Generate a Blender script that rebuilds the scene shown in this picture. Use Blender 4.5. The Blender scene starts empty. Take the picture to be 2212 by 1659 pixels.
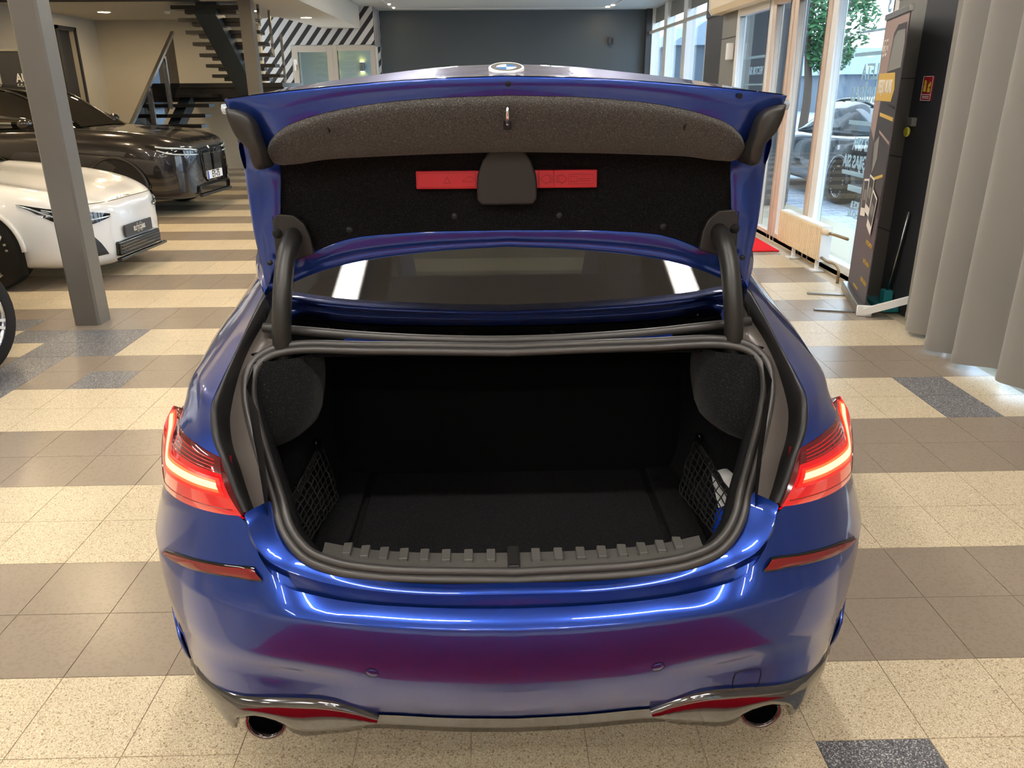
import bpy, bmesh, math, random
from mathutils import Vector, Matrix, Euler
from mathutils.bvhtree import BVHTree
random.seed(7)
sc = bpy.context.scene
COL = sc.collection
PI = math.pi

# ------------------------------------------------------------------ camera
CAM_H = 1.6023
PITCH, YAW, ROLL, FPX = 0.36052, 0.02034, -0.006993, 1692.06
def _cam():
    cd = bpy.data.cameras.new('camera'); co = bpy.data.objects.new('camera', cd); COL.objects.link(co)
    cy, sy, cp, sp = math.cos(YAW), math.sin(YAW), math.cos(PITCH), math.sin(PITCH)
    fwd = Vector((sy*cp, cy*cp, -sp)); right = Vector((cy, -sy, 0)); up = right.cross(fwd)
    c, s = math.cos(ROLL), math.sin(ROLL)
    r2 = c*right + s*up; u2 = -s*right + c*up
    m = Matrix((r2, u2, -fwd)).transposed().to_4x4(); m.translation = Vector((0, 0, CAM_H))
    co.matrix_world = m
    cd.sensor_fit = 'HORIZONTAL'; cd.sensor_width = 36.0; cd.lens = 36.0*FPX/2212.0
    cd.clip_start = 0.05; cd.clip_end = 400
    sc.camera = co
_cam()

# ------------------------------------------------------------------ sky and exposure
w = bpy.data.worlds.new('sky'); sc.world = w; w.use_nodes = True
nt = w.node_tree; nt.nodes.clear()
tc = nt.nodes.new('ShaderNodeTexCoord'); sep = nt.nodes.new('ShaderNodeSeparateXYZ')
rp = nt.nodes.new('ShaderNodeValToRGB')
rp.color_ramp.elements[0].position = 0.0; rp.color_ramp.elements[0].color = (0.86, 0.93, 1.0, 1)
rp.color_ramp.elements[1].position = 0.75; rp.color_ramp.elements[1].color = (0.50, 0.72, 1.0, 1)
nz = nt.nodes.new('ShaderNodeTexNoise'); nz.inputs['Scale'].default_value = 3.0; nz.inputs['Detail'].default_value = 5
cr_ = nt.nodes.new('ShaderNodeValToRGB'); cr_.color_ramp.elements[0].position = .42; cr_.color_ramp.elements[1].position = .62
mx = nt.nodes.new('ShaderNodeMixRGB'); mx.inputs[2].default_value = (0.95, 0.97, 1.0, 1)
bg = nt.nodes.new('ShaderNodeBackground'); wo = nt.nodes.new('ShaderNodeOutputWorld')
nt.links.new(tc.outputs['Generated'], sep.inputs[0]); nt.links.new(sep.outputs['Z'], rp.inputs[0])
nt.links.new(tc.outputs['Generated'], nz.inputs['Vector']); nt.links.new(nz.outputs['Fac'], cr_.inputs[0])
nt.links.new(cr_.outputs[0], mx.inputs[0]); nt.links.new(rp.outputs[0], mx.inputs[1])
nt.links.new(mx.outputs[0], bg.inputs[0]); nt.links.new(bg.outputs[0], wo.inputs[0])
bg.inputs[1].default_value = 2.5
LED_STRENGTH = 36.0          # linear ceiling lamps over the hall
DOWN_STRENGTH = 110.0         # round downlights in the mezzanine soffit
sc.view_settings.view_transform = 'Standard'; sc.view_settings.look = 'None'
sc.view_settings.gamma = 1.0; sc.view_settings.use_curve_mapping = False
sc.view_settings.exposure = 1.25
sc.cycles.max_bounces = 8; sc.cycles.transparent_max_bounces = 12
sc.cycles.caustics_reflective = False; sc.cycles.caustics_refractive = False
sc.cycles.sample_clamp_indirect = 4.0

# ------------------------------------------------------------------ helpers
def lin(c):
    return tuple((x/12.92 if x <= .04045 else ((x+.055)/1.055)**2.4) for x in [v/255. for v in c])
MATS = {}
def mat(name, rgb, rough=.5, metal=0., coat=0., emis=None, estr=0., spec=.5, ior=None, sheen=0., trans=0., alpha=1.):
    m = bpy.data.materials.new(name); m.use_nodes = True
    b = m.node_tree.nodes['Principled BSDF']
    c = lin(rgb)
    b.inputs['Base Color'].default_value = (*c, 1); b.inputs['Roughness'].default_value = rough
    b.inputs['Metallic'].default_value = metal; b.inputs['Coat Weight'].default_value = coat
    b.inputs['Coat Roughness'].default_value = .03
    b.inputs['Specular IOR Level'].default_value = spec
    if ior: b.inputs['IOR'].default_value = ior
    if sheen: b.inputs['Sheen Weight'].default_value = sheen
    b.inputs['Transmission Weight'].default_value = trans
    if emis:
        b.inputs['Emission Color'].default_value = (*lin(emis), 1); b.inputs['Emission Strength'].default_value = estr
    MATS[name] = m
    return m
def nodes(m): return m.node_tree.nodes, m.node_tree.links, m.node_tree.nodes['Principled BSDF']
def speckle(m, base, cols, scale, thr=.6, coord='pos', bump=0., rough_var=0.):
    """procedural grain: base colour with flecks of other colours, in world space"""
    N, L, b = nodes(m)
    if coord == 'pos': g = N.new('ShaderNodeNewGeometry'); out = g.outputs['Position']
    else: g = N.new('ShaderNodeTexCoord'); out = g.outputs['Object']
    prev = None
    n0 = N.new('ShaderNodeTexNoise'); n0.inputs['Scale'].default_value = scale*.02; n0.inputs['Detail'].default_value = 3
    L.new(out, n0.inputs['Vector'])
    r0 = N.new('ShaderNodeMixRGB'); r0.inputs[1].default_value = (*[v*.93 for v in lin(base)], 1); r0.inputs[2].default_value = (*[min(1, v*1.07) for v in lin(base)], 1)
    L.new(n0.outputs['Fac'], r0.inputs[0]); prev = r0.outputs[0]
    for i, (c, sfac, th) in enumerate(cols):
        v = N.new('ShaderNodeTexVoronoi'); v.inputs['Scale'].default_value = scale*sfac
        mp = N.new('ShaderNodeMapping'); mp.inputs['Location'].default_value = (3.1*i, 7.7*i, 1.3*i)
        L.new(out, mp.inputs['Vector']); L.new(mp.outputs[0], v.inputs['Vector'])
        gt = N.new('ShaderNodeMath'); gt.operation = 'LESS_THAN'; gt.inputs[1].default_value = th
        sp = N.new('ShaderNodeSeparateColor'); L.new(v.outputs['Color'], sp.inputs[0]); L.new(sp.outputs[0], gt.inputs[0])
        mxx = N.new('ShaderNodeMixRGB'); mxx.inputs[2].default_value = (*lin(c), 1)
        L.new(gt.outputs[0], mxx.inputs[0]); L.new(prev, mxx.inputs[1]); prev = mxx.outputs[0]
    L.new(prev, b.inputs['Base Color'])
    if bump:
        bn = N.new('ShaderNodeBump'); bn.inputs['Strength'].default_value = bump; bn.inputs['Distance'].default_value = .002
        nn = N.new('ShaderNodeTexNoise'); nn.inputs['Scale'].default_value = scale*2; nn.inputs['Detail'].default_value = 2
        L.new(out, nn.inputs['Vector']); L.new(nn.outputs['Fac'], bn.inputs['Height']); L.new(bn.outputs[0], b.inputs['Normal'])
    return m

WM = {}
def wm(o): return WM.get(o.name, Matrix.Identity(4))
def reg(o, m): WM[o.name] = m
def setp(o, parent):
    if parent is not None:
        o.parent = parent; o.matrix_parent_inverse = wm(parent).inverted()
def tag(o, label=None, cat=None, group=None, kind=None):
    if label: o['label'] = label
    if cat: o['category'] = cat
    if group: o['group'] = group
    if kind: o['kind'] = kind
    return o
def empty(name, loc, label, cat, group=None, rz=0):
    o = bpy.data.objects.new(name, None); COL.objects.link(o)
    o.location = loc; o.rotation_euler = (0, 0, rz); o.empty_display_size = .1
    reg(o, Matrix.Translation(Vector(loc)) @ Matrix.Rotation(rz, 4, 'Z'))
    return tag(o, label, cat, group)
def cr(pts, n):
    """n points along a smooth curve through pts"""
    P = [Vector(p) for p in pts]
    if len(P) == 2: return [P[0].lerp(P[1], i/(n-1)) for i in range(n)]
    t = [0.]
    for a, b in zip(P, P[1:]): t.append(t[-1] + max((b-a).length, 1e-6)**.75)
    m = []
    for i in range(len(P)):
        if i == 0: m.append((P[1]-P[0])/(t[1]-t[0]))
        elif i == len(P)-1: m.append((P[-1]-P[-2])/(t[-1]-t[-2]))
        else:
            a = (P[i]-P[i-1])/(t[i]-t[i-1]); b = (P[i+1]-P[i])/(t[i+1]-t[i]); wgt = (t[i]-t[i-1])/(t[i+1]-t[i-1])
            m.append(a.lerp(b, wgt))
    out = []
    for k in range(n):
        u = t[-1]*k/(n-1); i = 0
        while i < len(P)-2 and u > t[i+1]: i += 1
        h = t[i+1]-t[i]; s = (u-t[i])/h
        out.append((2*s**3-3*s*s+1)*P[i] + (s**3-2*s*s+s)*h*m[i] + (-2*s**3+3*s*s)*P[i+1] + (s**3-s*s)*h*m[i+1])
    return out
def lerp_rows(a, b, f): return [Vector(p).lerp(Vector(q), f) for p, q in zip(a, b)]
class MB:
    def __init__(s): s.v = []; s.f = []; s.mi = []
    def add(s, vs, fs, mi=0):
        o = len(s.v); s.v += [tuple(p) for p in vs]; s.f += [tuple(i+o for i in f) for f in fs]; s.mi += [mi]*len(fs); return s
    def grid(s, rows, mi=0, closed=False):
        n = len(rows[0]); vs = [p for r in rows for p in r]; fs = []
        for i in range(len(rows)-1):
            for j in range(n if closed else n-1):
                k = (j+1) % n
                fs.append((i*n+j, i*n+k, (i+1)*n+k, (i+1)*n+j))
        return s.add(vs, fs, mi)
    def box(s, mn, mx, mi=0, M=None):
        x0, y0, z0 = mn; x1, y1, z1 = mx
        vs = [Vector(p) for p in ((x0,y0,z0),(x1,y0,z0),(x1,y1,z0),(x0,y1,z0),(x0,y0,z1),(x1,y0,z1),(x1,y1,z1),(x0,y1,z1))]
        if M is not None: vs = [M @ p for p in vs]
        return s.add(vs, [(0,3,2,1),(4,5,6,7),(0,1,5,4),(1,2,6,5),(2,3,7,6),(3,0,4,7)], mi)
    def bar(s, a, b, w_, h_, mi=0, up=(0, 0, 1)):
        a = Vector(a); b = Vector(b); t = (b-a).normalized(); u = Vector(up)
        if abs(t.dot(u)) > .99: u = Vector((0, 1, 0))
        r = t.cross(u).normalized(); u = r.cross(t)
        vs = [p + r*(sx*w_/2) + u*(sz*h_/2) for p in (a, b) for sx, sz in ((-1,-1),(1,-1),(1,1),(-1,1))]
        return s.add(vs, [(0,1,2,3),(7,6,5,4),(0,4,5,1),(1,5,6,2),(2,6,7,3),(3,7,4,0)], mi)
    def tube(s, path, r, n=10, caps=True, mi=0, flat=1.0, up=(0, 0, 1)):
        P = [Vector(p) for p in path]; rr = r if isinstance(r, (list, tuple)) else [r]*len(P)
        rows = []; ref = Vector(up)
        for i, p in enumerate(P):
            t = (P[min(i+1, len(P)-1)] - P[max(i-1, 0)]).normalized()
            if abs(t.dot(ref)) > .95: ref = Vector((0, 1, 0)) if abs(t.y) < .9 else Vector((1, 0, 0))
            a = t.cross(ref).normalized(); b = a.cross(t).normalized(); ref = b
            rows.append([p + a*(rr[i]*math.cos(2*PI*k/n)) + b*(rr[i]*flat*math.sin(2*PI*k/n)) for k in range(n)])
        s.grid(rows, mi, closed=True)
        if caps:
            s.add(rows[0], [tuple(range(n))[::-1]], mi); s.add(rows[-1], [tuple(range(n))], mi)
        return s
    def cyl(s, a, b, r, n=16, mi=0, r2=None): return s.tube([a, b], [r, r if r2 is None else r2], n, True, mi)
    def lathe(s, prof, c, axis, n=32, mi=0, closed=False):
        """prof: list of (radius, offset along axis)"""
        ax = Vector(axis).normalized(); a = ax.orthogonal().normalized(); b = ax.cross(a)
        rows = [[Vector(c) + ax*h + (a*math.cos(2*PI*k/n) + b*math.sin(2*PI*k/n))*r for k in range(n)] for r, h in prof]
        return s.grid(rows, mi, closed=True)
    def extrude(s, poly, vec, mi=0, caps=True):
        P = [Vector(p) for p in poly]; Q = [p + Vector(vec) for p in P]; n = len(P)
        fs = [(i, (i+1) % n, n+(i+1) % n, n+i) for i in range(n)]
        if caps: fs += [tuple(range(n))[::-1], tuple(range(n, 2*n))]
        return s.add(P+Q, fs, mi)
    def face(s, pts, mi=0): return s.add(pts, [tuple(range(len(pts)))], mi)
    def mesh(s, name, mats):
        me = bpy.data.meshes.new(name); me.from_pydata(s.v, [], s.f)
        for m in (mats if isinstance(mats, (list, tuple)) else [mats]): me.materials.append(MATS[m] if isinstance(m, str) else m)
        if any(s.mi):
            for p, i in zip(me.polygons, s.mi): p.material_index = i
        return me
    def build(s, name, mats, parent=None, smooth=False, M=None, bevel=0., solid=0., sub=0, angle=None, **tags):
        if M is not None: s.v = [tuple(M @ Vector(p)) for p in s.v]
        me = s.mesh(name, mats)
        bm = bmesh.new(); bm.from_mesh(me); bmesh.ops.remove_doubles(bm, verts=bm.verts, dist=1e-5)
        bmesh.ops.recalc_face_normals(bm, faces=bm.faces); bm.to_mesh(me); bm.free()
        if smooth:
            for p in me.polygons: p.use_smooth = True
            if angle: me.set_sharp_from_angle(angle=math.radians(angle))
        o = bpy.data.objects.new(name, me); COL.objects.link(o); setp(o, parent); reg(o, Matrix.Identity(4))
        if solid:
            md = o.modifiers.new('thick', 'SOLIDIFY'); md.thickness = solid; md.offset = 0
        if bevel:
            md = o.modifiers.new('bevel', 'BEVEL'); md.width = bevel; md.segments = 2; md.limit_method = 'ANGLE'; md.angle_limit = math.radians(40)
            for p in me.polygons: p.use_smooth = True
            md.harden_normals = True
        if sub:
            md = o.modifiers.new('sub', 'SUBSURF'); md.levels = sub; md.render_levels = sub
        return tag(o, **tags)
def text(name, body, size, M, m, parent=None, align='CENTER', extrude=.0008, bold=0., squeeze=1., **tags):
    c = bpy.data.curves.new(name, 'FONT'); c.body = body; c.size = size; c.align_x = align; c.align_y = 'CENTER'
    c.extrude = extrude; c.offset = bold; c.resolution_u = 3
    c.materials.append(MATS[m])
    tmp = bpy.data.objects.new(name, c); COL.objects.link(tmp)
    bpy.context.view_layer.update()
    me = bpy.data.meshes.new_from_object(tmp); bpy.data.objects.remove(tmp)
    me.transform(M @ Matrix.Diagonal((squeeze, 1, 1, 1)))
    o = bpy.data.objects.new(name, me); COL.objects.link(o); setp(o, parent); reg(o, Matrix.Identity(4))
    return tag(o, **tags)
def frame(origin, xdir, updir):
    x = Vector(xdir).normalized(); u = Vector(updir).normalized(); z = x.cross(u).normalized(); u = z.cross(x)
    m = Matrix((x, u, z)).transposed().to_4x4(); m.translation = Vector(origin); return m
def copy_tree(o, parent=None):
    c = o.copy(); COL.objects.link(c)
    if parent is not None: c.parent = parent
    reg(c, wm(o))
    for ch in list(o.children): copy_tree(ch, c)
    return c
def mirx(pts): return [Vector((-p[0], p[1], p[2])) for p in pts]

# ------------------------------------------------------------------ materials
BL = mat('blue_paint', (34, 58, 168), .30, .80, 1.0)
N, L, b = nodes(BL)
fn = N.new('ShaderNodeTexNoise'); fn.inputs['Scale'].default_value = 2600; fn.inputs['Detail'].default_value = 1
g_ = N.new('ShaderNodeNewGeometry'); L.new(g_.outputs['Position'], fn.inputs['Vector'])
rm = N.new('ShaderNodeMixRGB'); rm.inputs[1].default_value = (*lin((18, 44, 132)), 1); rm.inputs[2].default_value = (*lin((36, 78, 174)), 1)
L.new(fn.outputs['Fac'], rm.inputs[0]); L.new(rm.outputs[0], b.inputs['Base Color'])
mat('chrome', (225, 225, 225), .12, 1.); mat('steel', (150, 150, 148), .3, 1.); mat('dark_chrome', (120, 120, 122), .12, 1.)
mat('rubber', (26, 25, 25), .45, spec=.4); mat('seal_rubber', (58, 56, 54), .38, spec=.5); mat('black_gloss', (8, 8, 9), .06, coat=.5)
mat('black_plastic', (30, 28, 28), .5); mat('grey_plastic', (84, 83, 79), .5); mat('gutter_grey', (104, 97, 92), .34, spec=.6)
mat('hinge_black', (34, 33, 31), .42, spec=.5); mat('void_black', (3, 3, 3), .8)
cp_ = mat('carpet', (27, 27, 29), .95, spec=.1)
speckle(cp_, (27, 27, 29), [((52, 52, 54), 1., .08), ((12, 12, 13), 1.3, .3)], 800, bump=.5)
cl_ = mat('lid_felt_lit', (52, 51, 50), .95, spec=.1, sheen=.2)
speckle(cl_, (84, 83, 81), [((128, 126, 123), 1., .09), ((52, 52, 51), 1.2, .3)], 800, bump=.5)  # felt coloured paler to paint in the light on the upper lining
mat('lamp_red', (120, 2, 12), .1, coat=1., emis=(255, 4, 18), estr=.26); mat('lamp_dark', (70, 12, 18), .08, coat=1., emis=(160, 10, 14), estr=.05)
mat('lamp_glow', (255, 120, 60), .3, emis=(255, 208, 140), estr=1.0); mat('lamp_orange', (255, 90, 40), .3, emis=(255, 92, 52), estr=.55); mat('lamp_halo', (255, 40, 20), .3, emis=(255, 14, 24), estr=.42)
mat('reflector_red', (112, 8, 12), .2, coat=1.); mat('case_red', (196, 30, 44), .45); mat('case_line', (120, 12, 24), .6)
mat('white_paint', (222, 224, 226), .25, coat=1.); mat('suv_paint', (42, 40, 42), .22, .6, coat=1.); mat('far_paint', (30, 34, 40), .25, .4, coat=1.)
mat('silver_paint', (150, 156, 164), .3, .5, coat=1.)
mat('tyre', (30, 29, 28), .75, spec=.3); mat('alloy', (205, 207, 210), .22, .9); mat('rim_dark', (16, 16, 17), .3, .4)
mat('white', (232, 232, 230), .5); mat('plate_white', (240, 242, 244), .35); mat('plate_blue', (30, 70, 190), .4); mat('plate_dark', (52, 54, 58), .4)
mat('ink', (24, 28, 34), .5); mat('gold', (202, 164, 60), .4); mat('yellow', (216, 208, 70), .5); mat('amber', (236, 190, 30), .3)
mat('lens_clear', (190, 205, 220), .08, .3, coat=1.); mat('mirror_glass', (120, 150, 190), .05, 1.)
mat('emblem_blue', (70, 140, 210), .2, coat=1.); mat('bottle_blue', (10, 60, 190), .18, coat=.6); mat('paper', (214, 214, 214), .7); mat('net_cord', (16, 16, 17), .8)
def glass(name, tint, r0=.05, rough=.01):
    m = bpy.data.materials.new(name); m.use_nodes = True; N = m.node_tree.nodes; L = m.node_tree.links; N.clear()
    t = N.new('ShaderNodeBsdfTransparent'); t.inputs[0].default_value = (*tint, 1)
    g = N.new('ShaderNodeBsdfGlossy'); g.inputs['Roughness'].default_value = rough
    lw = N.new('ShaderNodeLayerWeight'); lw.inputs[0].default_value = .5
    pw = N.new('ShaderNodeMath'); pw.operation = 'POWER'; pw.inputs[1].default_value = 5; L.new(lw.outputs['Facing'], pw.inputs[0])
    ma = N.new('ShaderNodeMath'); ma.operation = 'MULTIPLY_ADD'; ma.inputs[1].default_value = 1-r0; ma.inputs[2].default_value = r0; L.new(pw.outputs[0], ma.inputs[0])
    mx = N.new('ShaderNodeMixShader'); o = N.new('ShaderNodeOutputMaterial')
    L.new(ma.outputs[0], mx.inputs[0]); L.new(t.outputs[0], mx.inputs[1]); L.new(g.outputs[0], mx.inputs[2]); L.new(mx.outputs[0], o.inputs[0])
    MATS[name] = m; return m
glass('window_glass', (.86, .93, .97), .035); glass('car_glass', (.05, .058, .052), .15, .02); glass('smoked_glass', (.16, .14, .12), .06)
# ------------------------------------------------------------------ room materials
speckle(mat('tile_light', (205, 186, 152), .34, spec=.45), (203, 188, 160), [((166, 147, 116), 1., .22), ((150, 130, 104), .6, .035), ((226, 212, 184), 1.2, .2)], 330)
speckle(mat('tile_dark', (120, 108, 96), .27, spec=.5), (146, 133, 118), [((141, 128, 113), 1., .3)], 120)
speckle(mat('tile_granite', (98, 98, 104), .35, spec=.45), (104, 104, 108), [((186, 184, 182), 1., .28), ((62, 64, 72), 1.2, .3)], 300)
mat('grout', (182, 168, 144), .8)
speckle(mat('plaster', (196, 190, 176), .8, spec=.2), (196, 190, 176), [], 60)
mat('ceiling_white', (208, 212, 212), .85, spec=.2); mat('soffit_white', (212, 207, 196), .85, spec=.2)
speckle(mat('wall_charcoal', (76, 84, 90), .5, spec=.4), (76, 84, 90), [], 60)
mat('office_grey', (120, 132, 140), .7); mat('panel_grey', (122, 121, 117), .6); mat('panel_black', (50, 51, 55), .55)
mat('steel_grey', (112, 108, 102), .38, .25); mat('steel_blue', (58, 68, 76), .45, .2)
mat('frame_white', (226, 226, 224), .4); mat('frame_beige', (202, 184, 168), .45); mat('frame_grey', (184, 176, 166), .45)
mat('tread_black', (22, 21, 21), .3); mat('rail_steel', (170, 170, 168), .25, 1.); mat('fabric_grey', (140, 136, 131), .9, spec=.15, sheen=.2)
N, L, b = nodes(MATS['fabric_grey'])
wv = N.new('ShaderNodeTexNoise'); wv.inputs['Scale'].default_value = 900; bp = N.new('ShaderNodeBump'); bp.inputs['Strength'].default_value = .15; bp.inputs['Distance'].default_value = .001
L.new(wv.outputs['Fac'], bp.inputs['Height']); L.new(bp.outputs[0], b.inputs['Normal'])
mat('radiator_cream', (228, 210, 178), .4); mat('brass', (150, 130, 100), .4, .8); mat('carpet_red', (206, 30, 34), .95, spec=.1); mat('rug_red', (172, 20, 38), .95, spec=.1)
mat('teal', (30, 120, 124), .6); mat('banner_print', (72, 66, 74), .5); mat('banner_tan', (150, 128, 120), .5); mat('banner_photo', (38, 32, 34), .45); mat('banner_white', (222, 216, 206), .5)
mat('sign_red', (168, 24, 40), .4); mat('decal', (205, 226, 240), .6)
mat('led', (255, 255, 255), .5, emis=(255, 249, 240), estr=LED_STRENGTH); mat('downlight', (255, 255, 255), .5, emis=(255, 226, 180), estr=DOWN_STRENGTH)
mat('sconce', (255, 230, 140), .5, emis=(255, 226, 120), estr=14.)
ST = mat('stripes', (230, 230, 228), .6)
N, L, b = nodes(ST)
g_ = N.new('ShaderNodeNewGeometry'); sx = N.new('ShaderNodeSeparateXYZ'); L.new(g_.outputs['Position'], sx.inputs[0])
def mth(op, a, c, N=N, L=L):
    m = N.new('ShaderNodeMath'); m.operation = op
    for i, v in enumerate((a, c)):
        if isinstance(v, (int, float)): m.inputs[i].default_value = v
        else: L.new(v, m.inputs[i])
    return m.outputs[0]
s1 = mth('ADD', sx.outputs[0], sx.outputs[1]); s2 = mth('MULTIPLY', sx.outputs[2], .82); s3 = mth('SUBTRACT', s1, s2)
s4 = mth('DIVIDE', s3, .262); s5 = mth('FRACT', mth('ADD', s4, 40.1), 0); s6 = mth('GREATER_THAN', s5, .54)
mxr = N.new('ShaderNodeMixRGB'); mxr.inputs[1].default_value = (*lin((196, 196, 198)), 1); mxr.inputs[2].default_value = (*lin((34, 34, 38)), 1)
L.new(s6, mxr.inputs[0]); L.new(mxr.outputs[0], b.inputs['Base Color'])
# paving outside
PV = mat('paving', (150, 160, 172), .8)
N, L, b = nodes(PV)
bk = N.new('ShaderNodeTexBrick'); bk.inputs['Scale'].default_value = 4.0; bk.inputs['Color1'].default_value = (*lin((186, 194, 202)), 1); bk.inputs['Color2'].default_value = (*lin((172, 180, 190)), 1)
bk.inputs['Mortar'].default_value = (*lin((96, 102, 112)), 1); bk.inputs['Mortar Size'].default_value = .02
g_ = N.new('ShaderNodeNewGeometry'); L.new(g_.outputs['Position'], bk.inputs['Vector']); L.new(bk.outputs['Color'], b.inputs['Base Color'])

# ------------------------------------------------------------------ floor with its tiles
TS = .3; U0, V0 = 4.2686, 5.2336
def cell(u, v): return ((u-U0)*TS, (v+V0)*TS)
GRAN = {(-5,12),(-6,12),(-7,12),(-5,11),(-6,11),(-6,10),(-6,9),(-4,9),(-6,8),(12,7),(12,8),(7,-1),(-8,13),(-8,11)}
def tile_kind(u, v):
    if (u, v) in GRAN: return 2
    return 1 if ((v-1)//2) % 2 == 0 else 0
fl = MB().box((-8.3, -6, -.06), (4.3, 22, -.0035)).build('floor', 'grout', kind='structure')
TM = ['tile_light', 'tile_dark', 'tile_granite']
tmesh = []
for k in range(3):
    h = .2972/2
    m = MB().box((-h, -h, -.004), (h, h, 0)).mesh('tile', TM[k]); tmesh.append(m)
def project(p):
    cy, sy, cp, sp = math.cos(YAW), math.sin(YAW), math.cos(PITCH), math.sin(PITCH)
    f = Vector((sy*cp, cy*cp, -sp)); r = Vector((cy, -sy, 0)); u = r.cross(f); q = Vector(p) - Vector((0, 0, CAM_H))
    z = q.dot(f)
    return (1106 + FPX*q.dot(r)/z, 829.5 - FPX*q.dot(u)/z, z)
HID = [(480,200),(560,640),(400,880),(330,1000),(320,1300),(420,1480),(600,1580),(1600,1570),(1800,1440),(1885,1200),(1850,900),(1640,600),(1700,200)]
def inpoly(x, y, P):
    c = False; j = len(P)-1
    for i in range(len(P)):
        if (P[i][1] > y) != (P[j][1] > y) and x < (P[j][0]-P[i][0])*(y-P[i][1])/(P[j][1]-P[i][1]) + P[i][0]: c = not c
        j = i
    return c
cells = []
for u in range(-24, 29):
    for v in range(-26, 68):
        x, y = cell(u+.5, v+.5)
        if x < -8.15 or x > (4.2 if y > 12.4 else 3.0): continue
        px, py, z = project((x, y, 0))
        vis = z > .3 and -120 < px < 2330 and -50 < py < 1790 and not inpoly(px, py, HID) and not (px > 1930 and py < 690)
        cells.append((not vis, math.hypot(x, y), u, v, x, y))
cells.sort()
rest = MB()
for i, (hid, d_, u, v, x, y) in enumerate(cells):
    k = tile_kind(u, v)
    if i < 299 and not hid:
        o = bpy.data.objects.new('tile', tmesh[k]); COL.objects.link(o); o.parent = fl; o.location = (x, y, 0)
    else:
        h = .2972/2
        rest.box((x-h, y-h, -.004), (x+h, y+h, 0), k)
me = rest.mesh('far_tiles', TM); ro = bpy.data.objects.new('far_tiles', me); COL.objects.link(ro); ro.parent = fl; ro['kind'] = 'stuff'

# ------------------------------------------------------------------ shell
CZ, SZ = 3.46, 2.98
ceil = MB().box((-8.3, -6, CZ), (4.3, 22, CZ+.1)).build('ceiling', 'ceiling_white', kind='structure')
# mezzanine slab with its fascia
MB().extrude([(-8.3, 5.45, SZ), (-3.16, 5.45, SZ), (-3.16, 20.62, SZ), (-4.02, 20.62, SZ), (-4.30, 17.4, SZ), (-4.9, 17.95, SZ), (-8.3, 17.95, SZ)], (0, 0, CZ-SZ-.005)).build('ceiling_mezzanine', 'soffit_white', kind='structure')
gv = MB()
for i in range(26): gv.box((-8.2, 13.0+i*.05, SZ-.012), (-4.75, 13.02+i*.05, SZ-.001))
gv.build('trim_1', 'panel_black', kind='structure')
# ceiling trim line far away
tr = MB()
tr.bar((-2.42, 19.2, CZ-.01), (-2.42, 21.3, CZ-.01), .05, .02); tr.bar((2.95, 19.2, CZ-.01), (2.95, 21.3, CZ-.01), .05, .02); tr.bar((-2.42, 21.3, CZ-.01), (2.95, 21.3, CZ-.01), .05, .02)
tr.build('trim_2', 'frame_white', kind='structure')
MB().box((-2.84, 21.83, 0), (4.2, 22, CZ)).build('wall_back', 'wall_charcoal', kind='structure')
MB().box((-8.35, 17.95, 0), (-4.85, 18.1, CZ)).build('wall_stair', 'plaster', kind='structure')
MB().box((-8.35, 17.95, 0), (-8.2, 18.1, CZ)).build('wall_corner', 'plaster', kind='structure')
wl = MB()
wl.box((-8.35, -6, 0), (-8.2, 16.35, CZ)); wl.box((-8.35, 17.0, 0), (-8.2, 17.95, CZ)); wl.box((-8.35, 16.35, 2.72), (-8.2, 17.0, CZ))
wl.build('wall_left', 'plaster', kind='structure')
dr = MB().box((-8.34, 16.35, 0), (-8.3, 17.0, 2.72)).build('door_1', 'panel_black', kind='structure')
dm = MB()
dm.box((-8.2, 16.28, 0), (-8.17, 16.36, 2.78)); dm.box((-8.2, 16.99, 0), (-8.17, 17.05, 2.78)); dm.box((-8.2, 16.28, 2.72), (-8.17, 17.05, 2.78))
dm.build('door_frame', 'panel_black', dr)
MB().box((-8.35, -6.15, 0), (4.3, -6, CZ)).build('wall_front', 'plaster', kind='structure')
# striped office wall with a door and a window
sw = MB()
YS = 20.65
sw.box((-7.4, YS, 2.62), (-2.84, YS+.12, CZ)); sw.box((-7.4, YS, 0), (-4.86, YS+.12, 2.62)); sw.box((-2.96, YS+.12, 2.62), (-2.84, 21.83, CZ)); sw.box((-2.96, YS+1.0, 0), (-2.84, 21.83, 2.62))
sw.build('wall_striped', 'stripes', kind='structure')
MB().box((-5.4, 23.6, 0), (-2.9, 23.7, CZ)).build('wall_office', 'office_grey', kind='structure')
MB().box((-5.45, 20.8, 0), (-5.3, 23.7, CZ)).build('wall_office_side', 'office_grey', kind='structure')
def framed(name, x0, x1, y, z0, z1, fw, m='frame_grey', depth=.08):
    p = MB().box((x0+fw, y+depth*.4, z0+fw), (x1-fw, y+depth*.6, z1-fw)).build(name, 'window_glass', kind='structure')
    f = MB(); f.box((x0, y, z0), (x0+fw, y+depth, z1)); f.box((x1-fw, y, z0), (x1, y+depth, z1)); f.box((x0+fw, y, z1-fw), (x1-fw, y+depth, z1)); f.box((x0+fw, y, z0), (x1-fw, y+depth, z0+fw))
    f.build('frame', m, p, bevel=.008)
    return p
d2 = framed('door_2', -4.84, -3.86, YS-.03, 0, 2.6, .14)
hd = MB(); hd.box((-4.80, YS-.09, 2.18), (-4.72, YS-.03, 2.3)); hd.box((-4.80, YS-.06, 2.05), (-4.76, YS-.03, 2.2)); hd.build('latch', 'white', d2)
w1 = framed('window_1', -3.86, -2.84, YS-.03, .0, 2.6, .11)
MB().box((-3.08, YS-.005, 1.56), (-2.97, YS+.0, 1.70)).build('notice', 'paper', w1)
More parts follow.
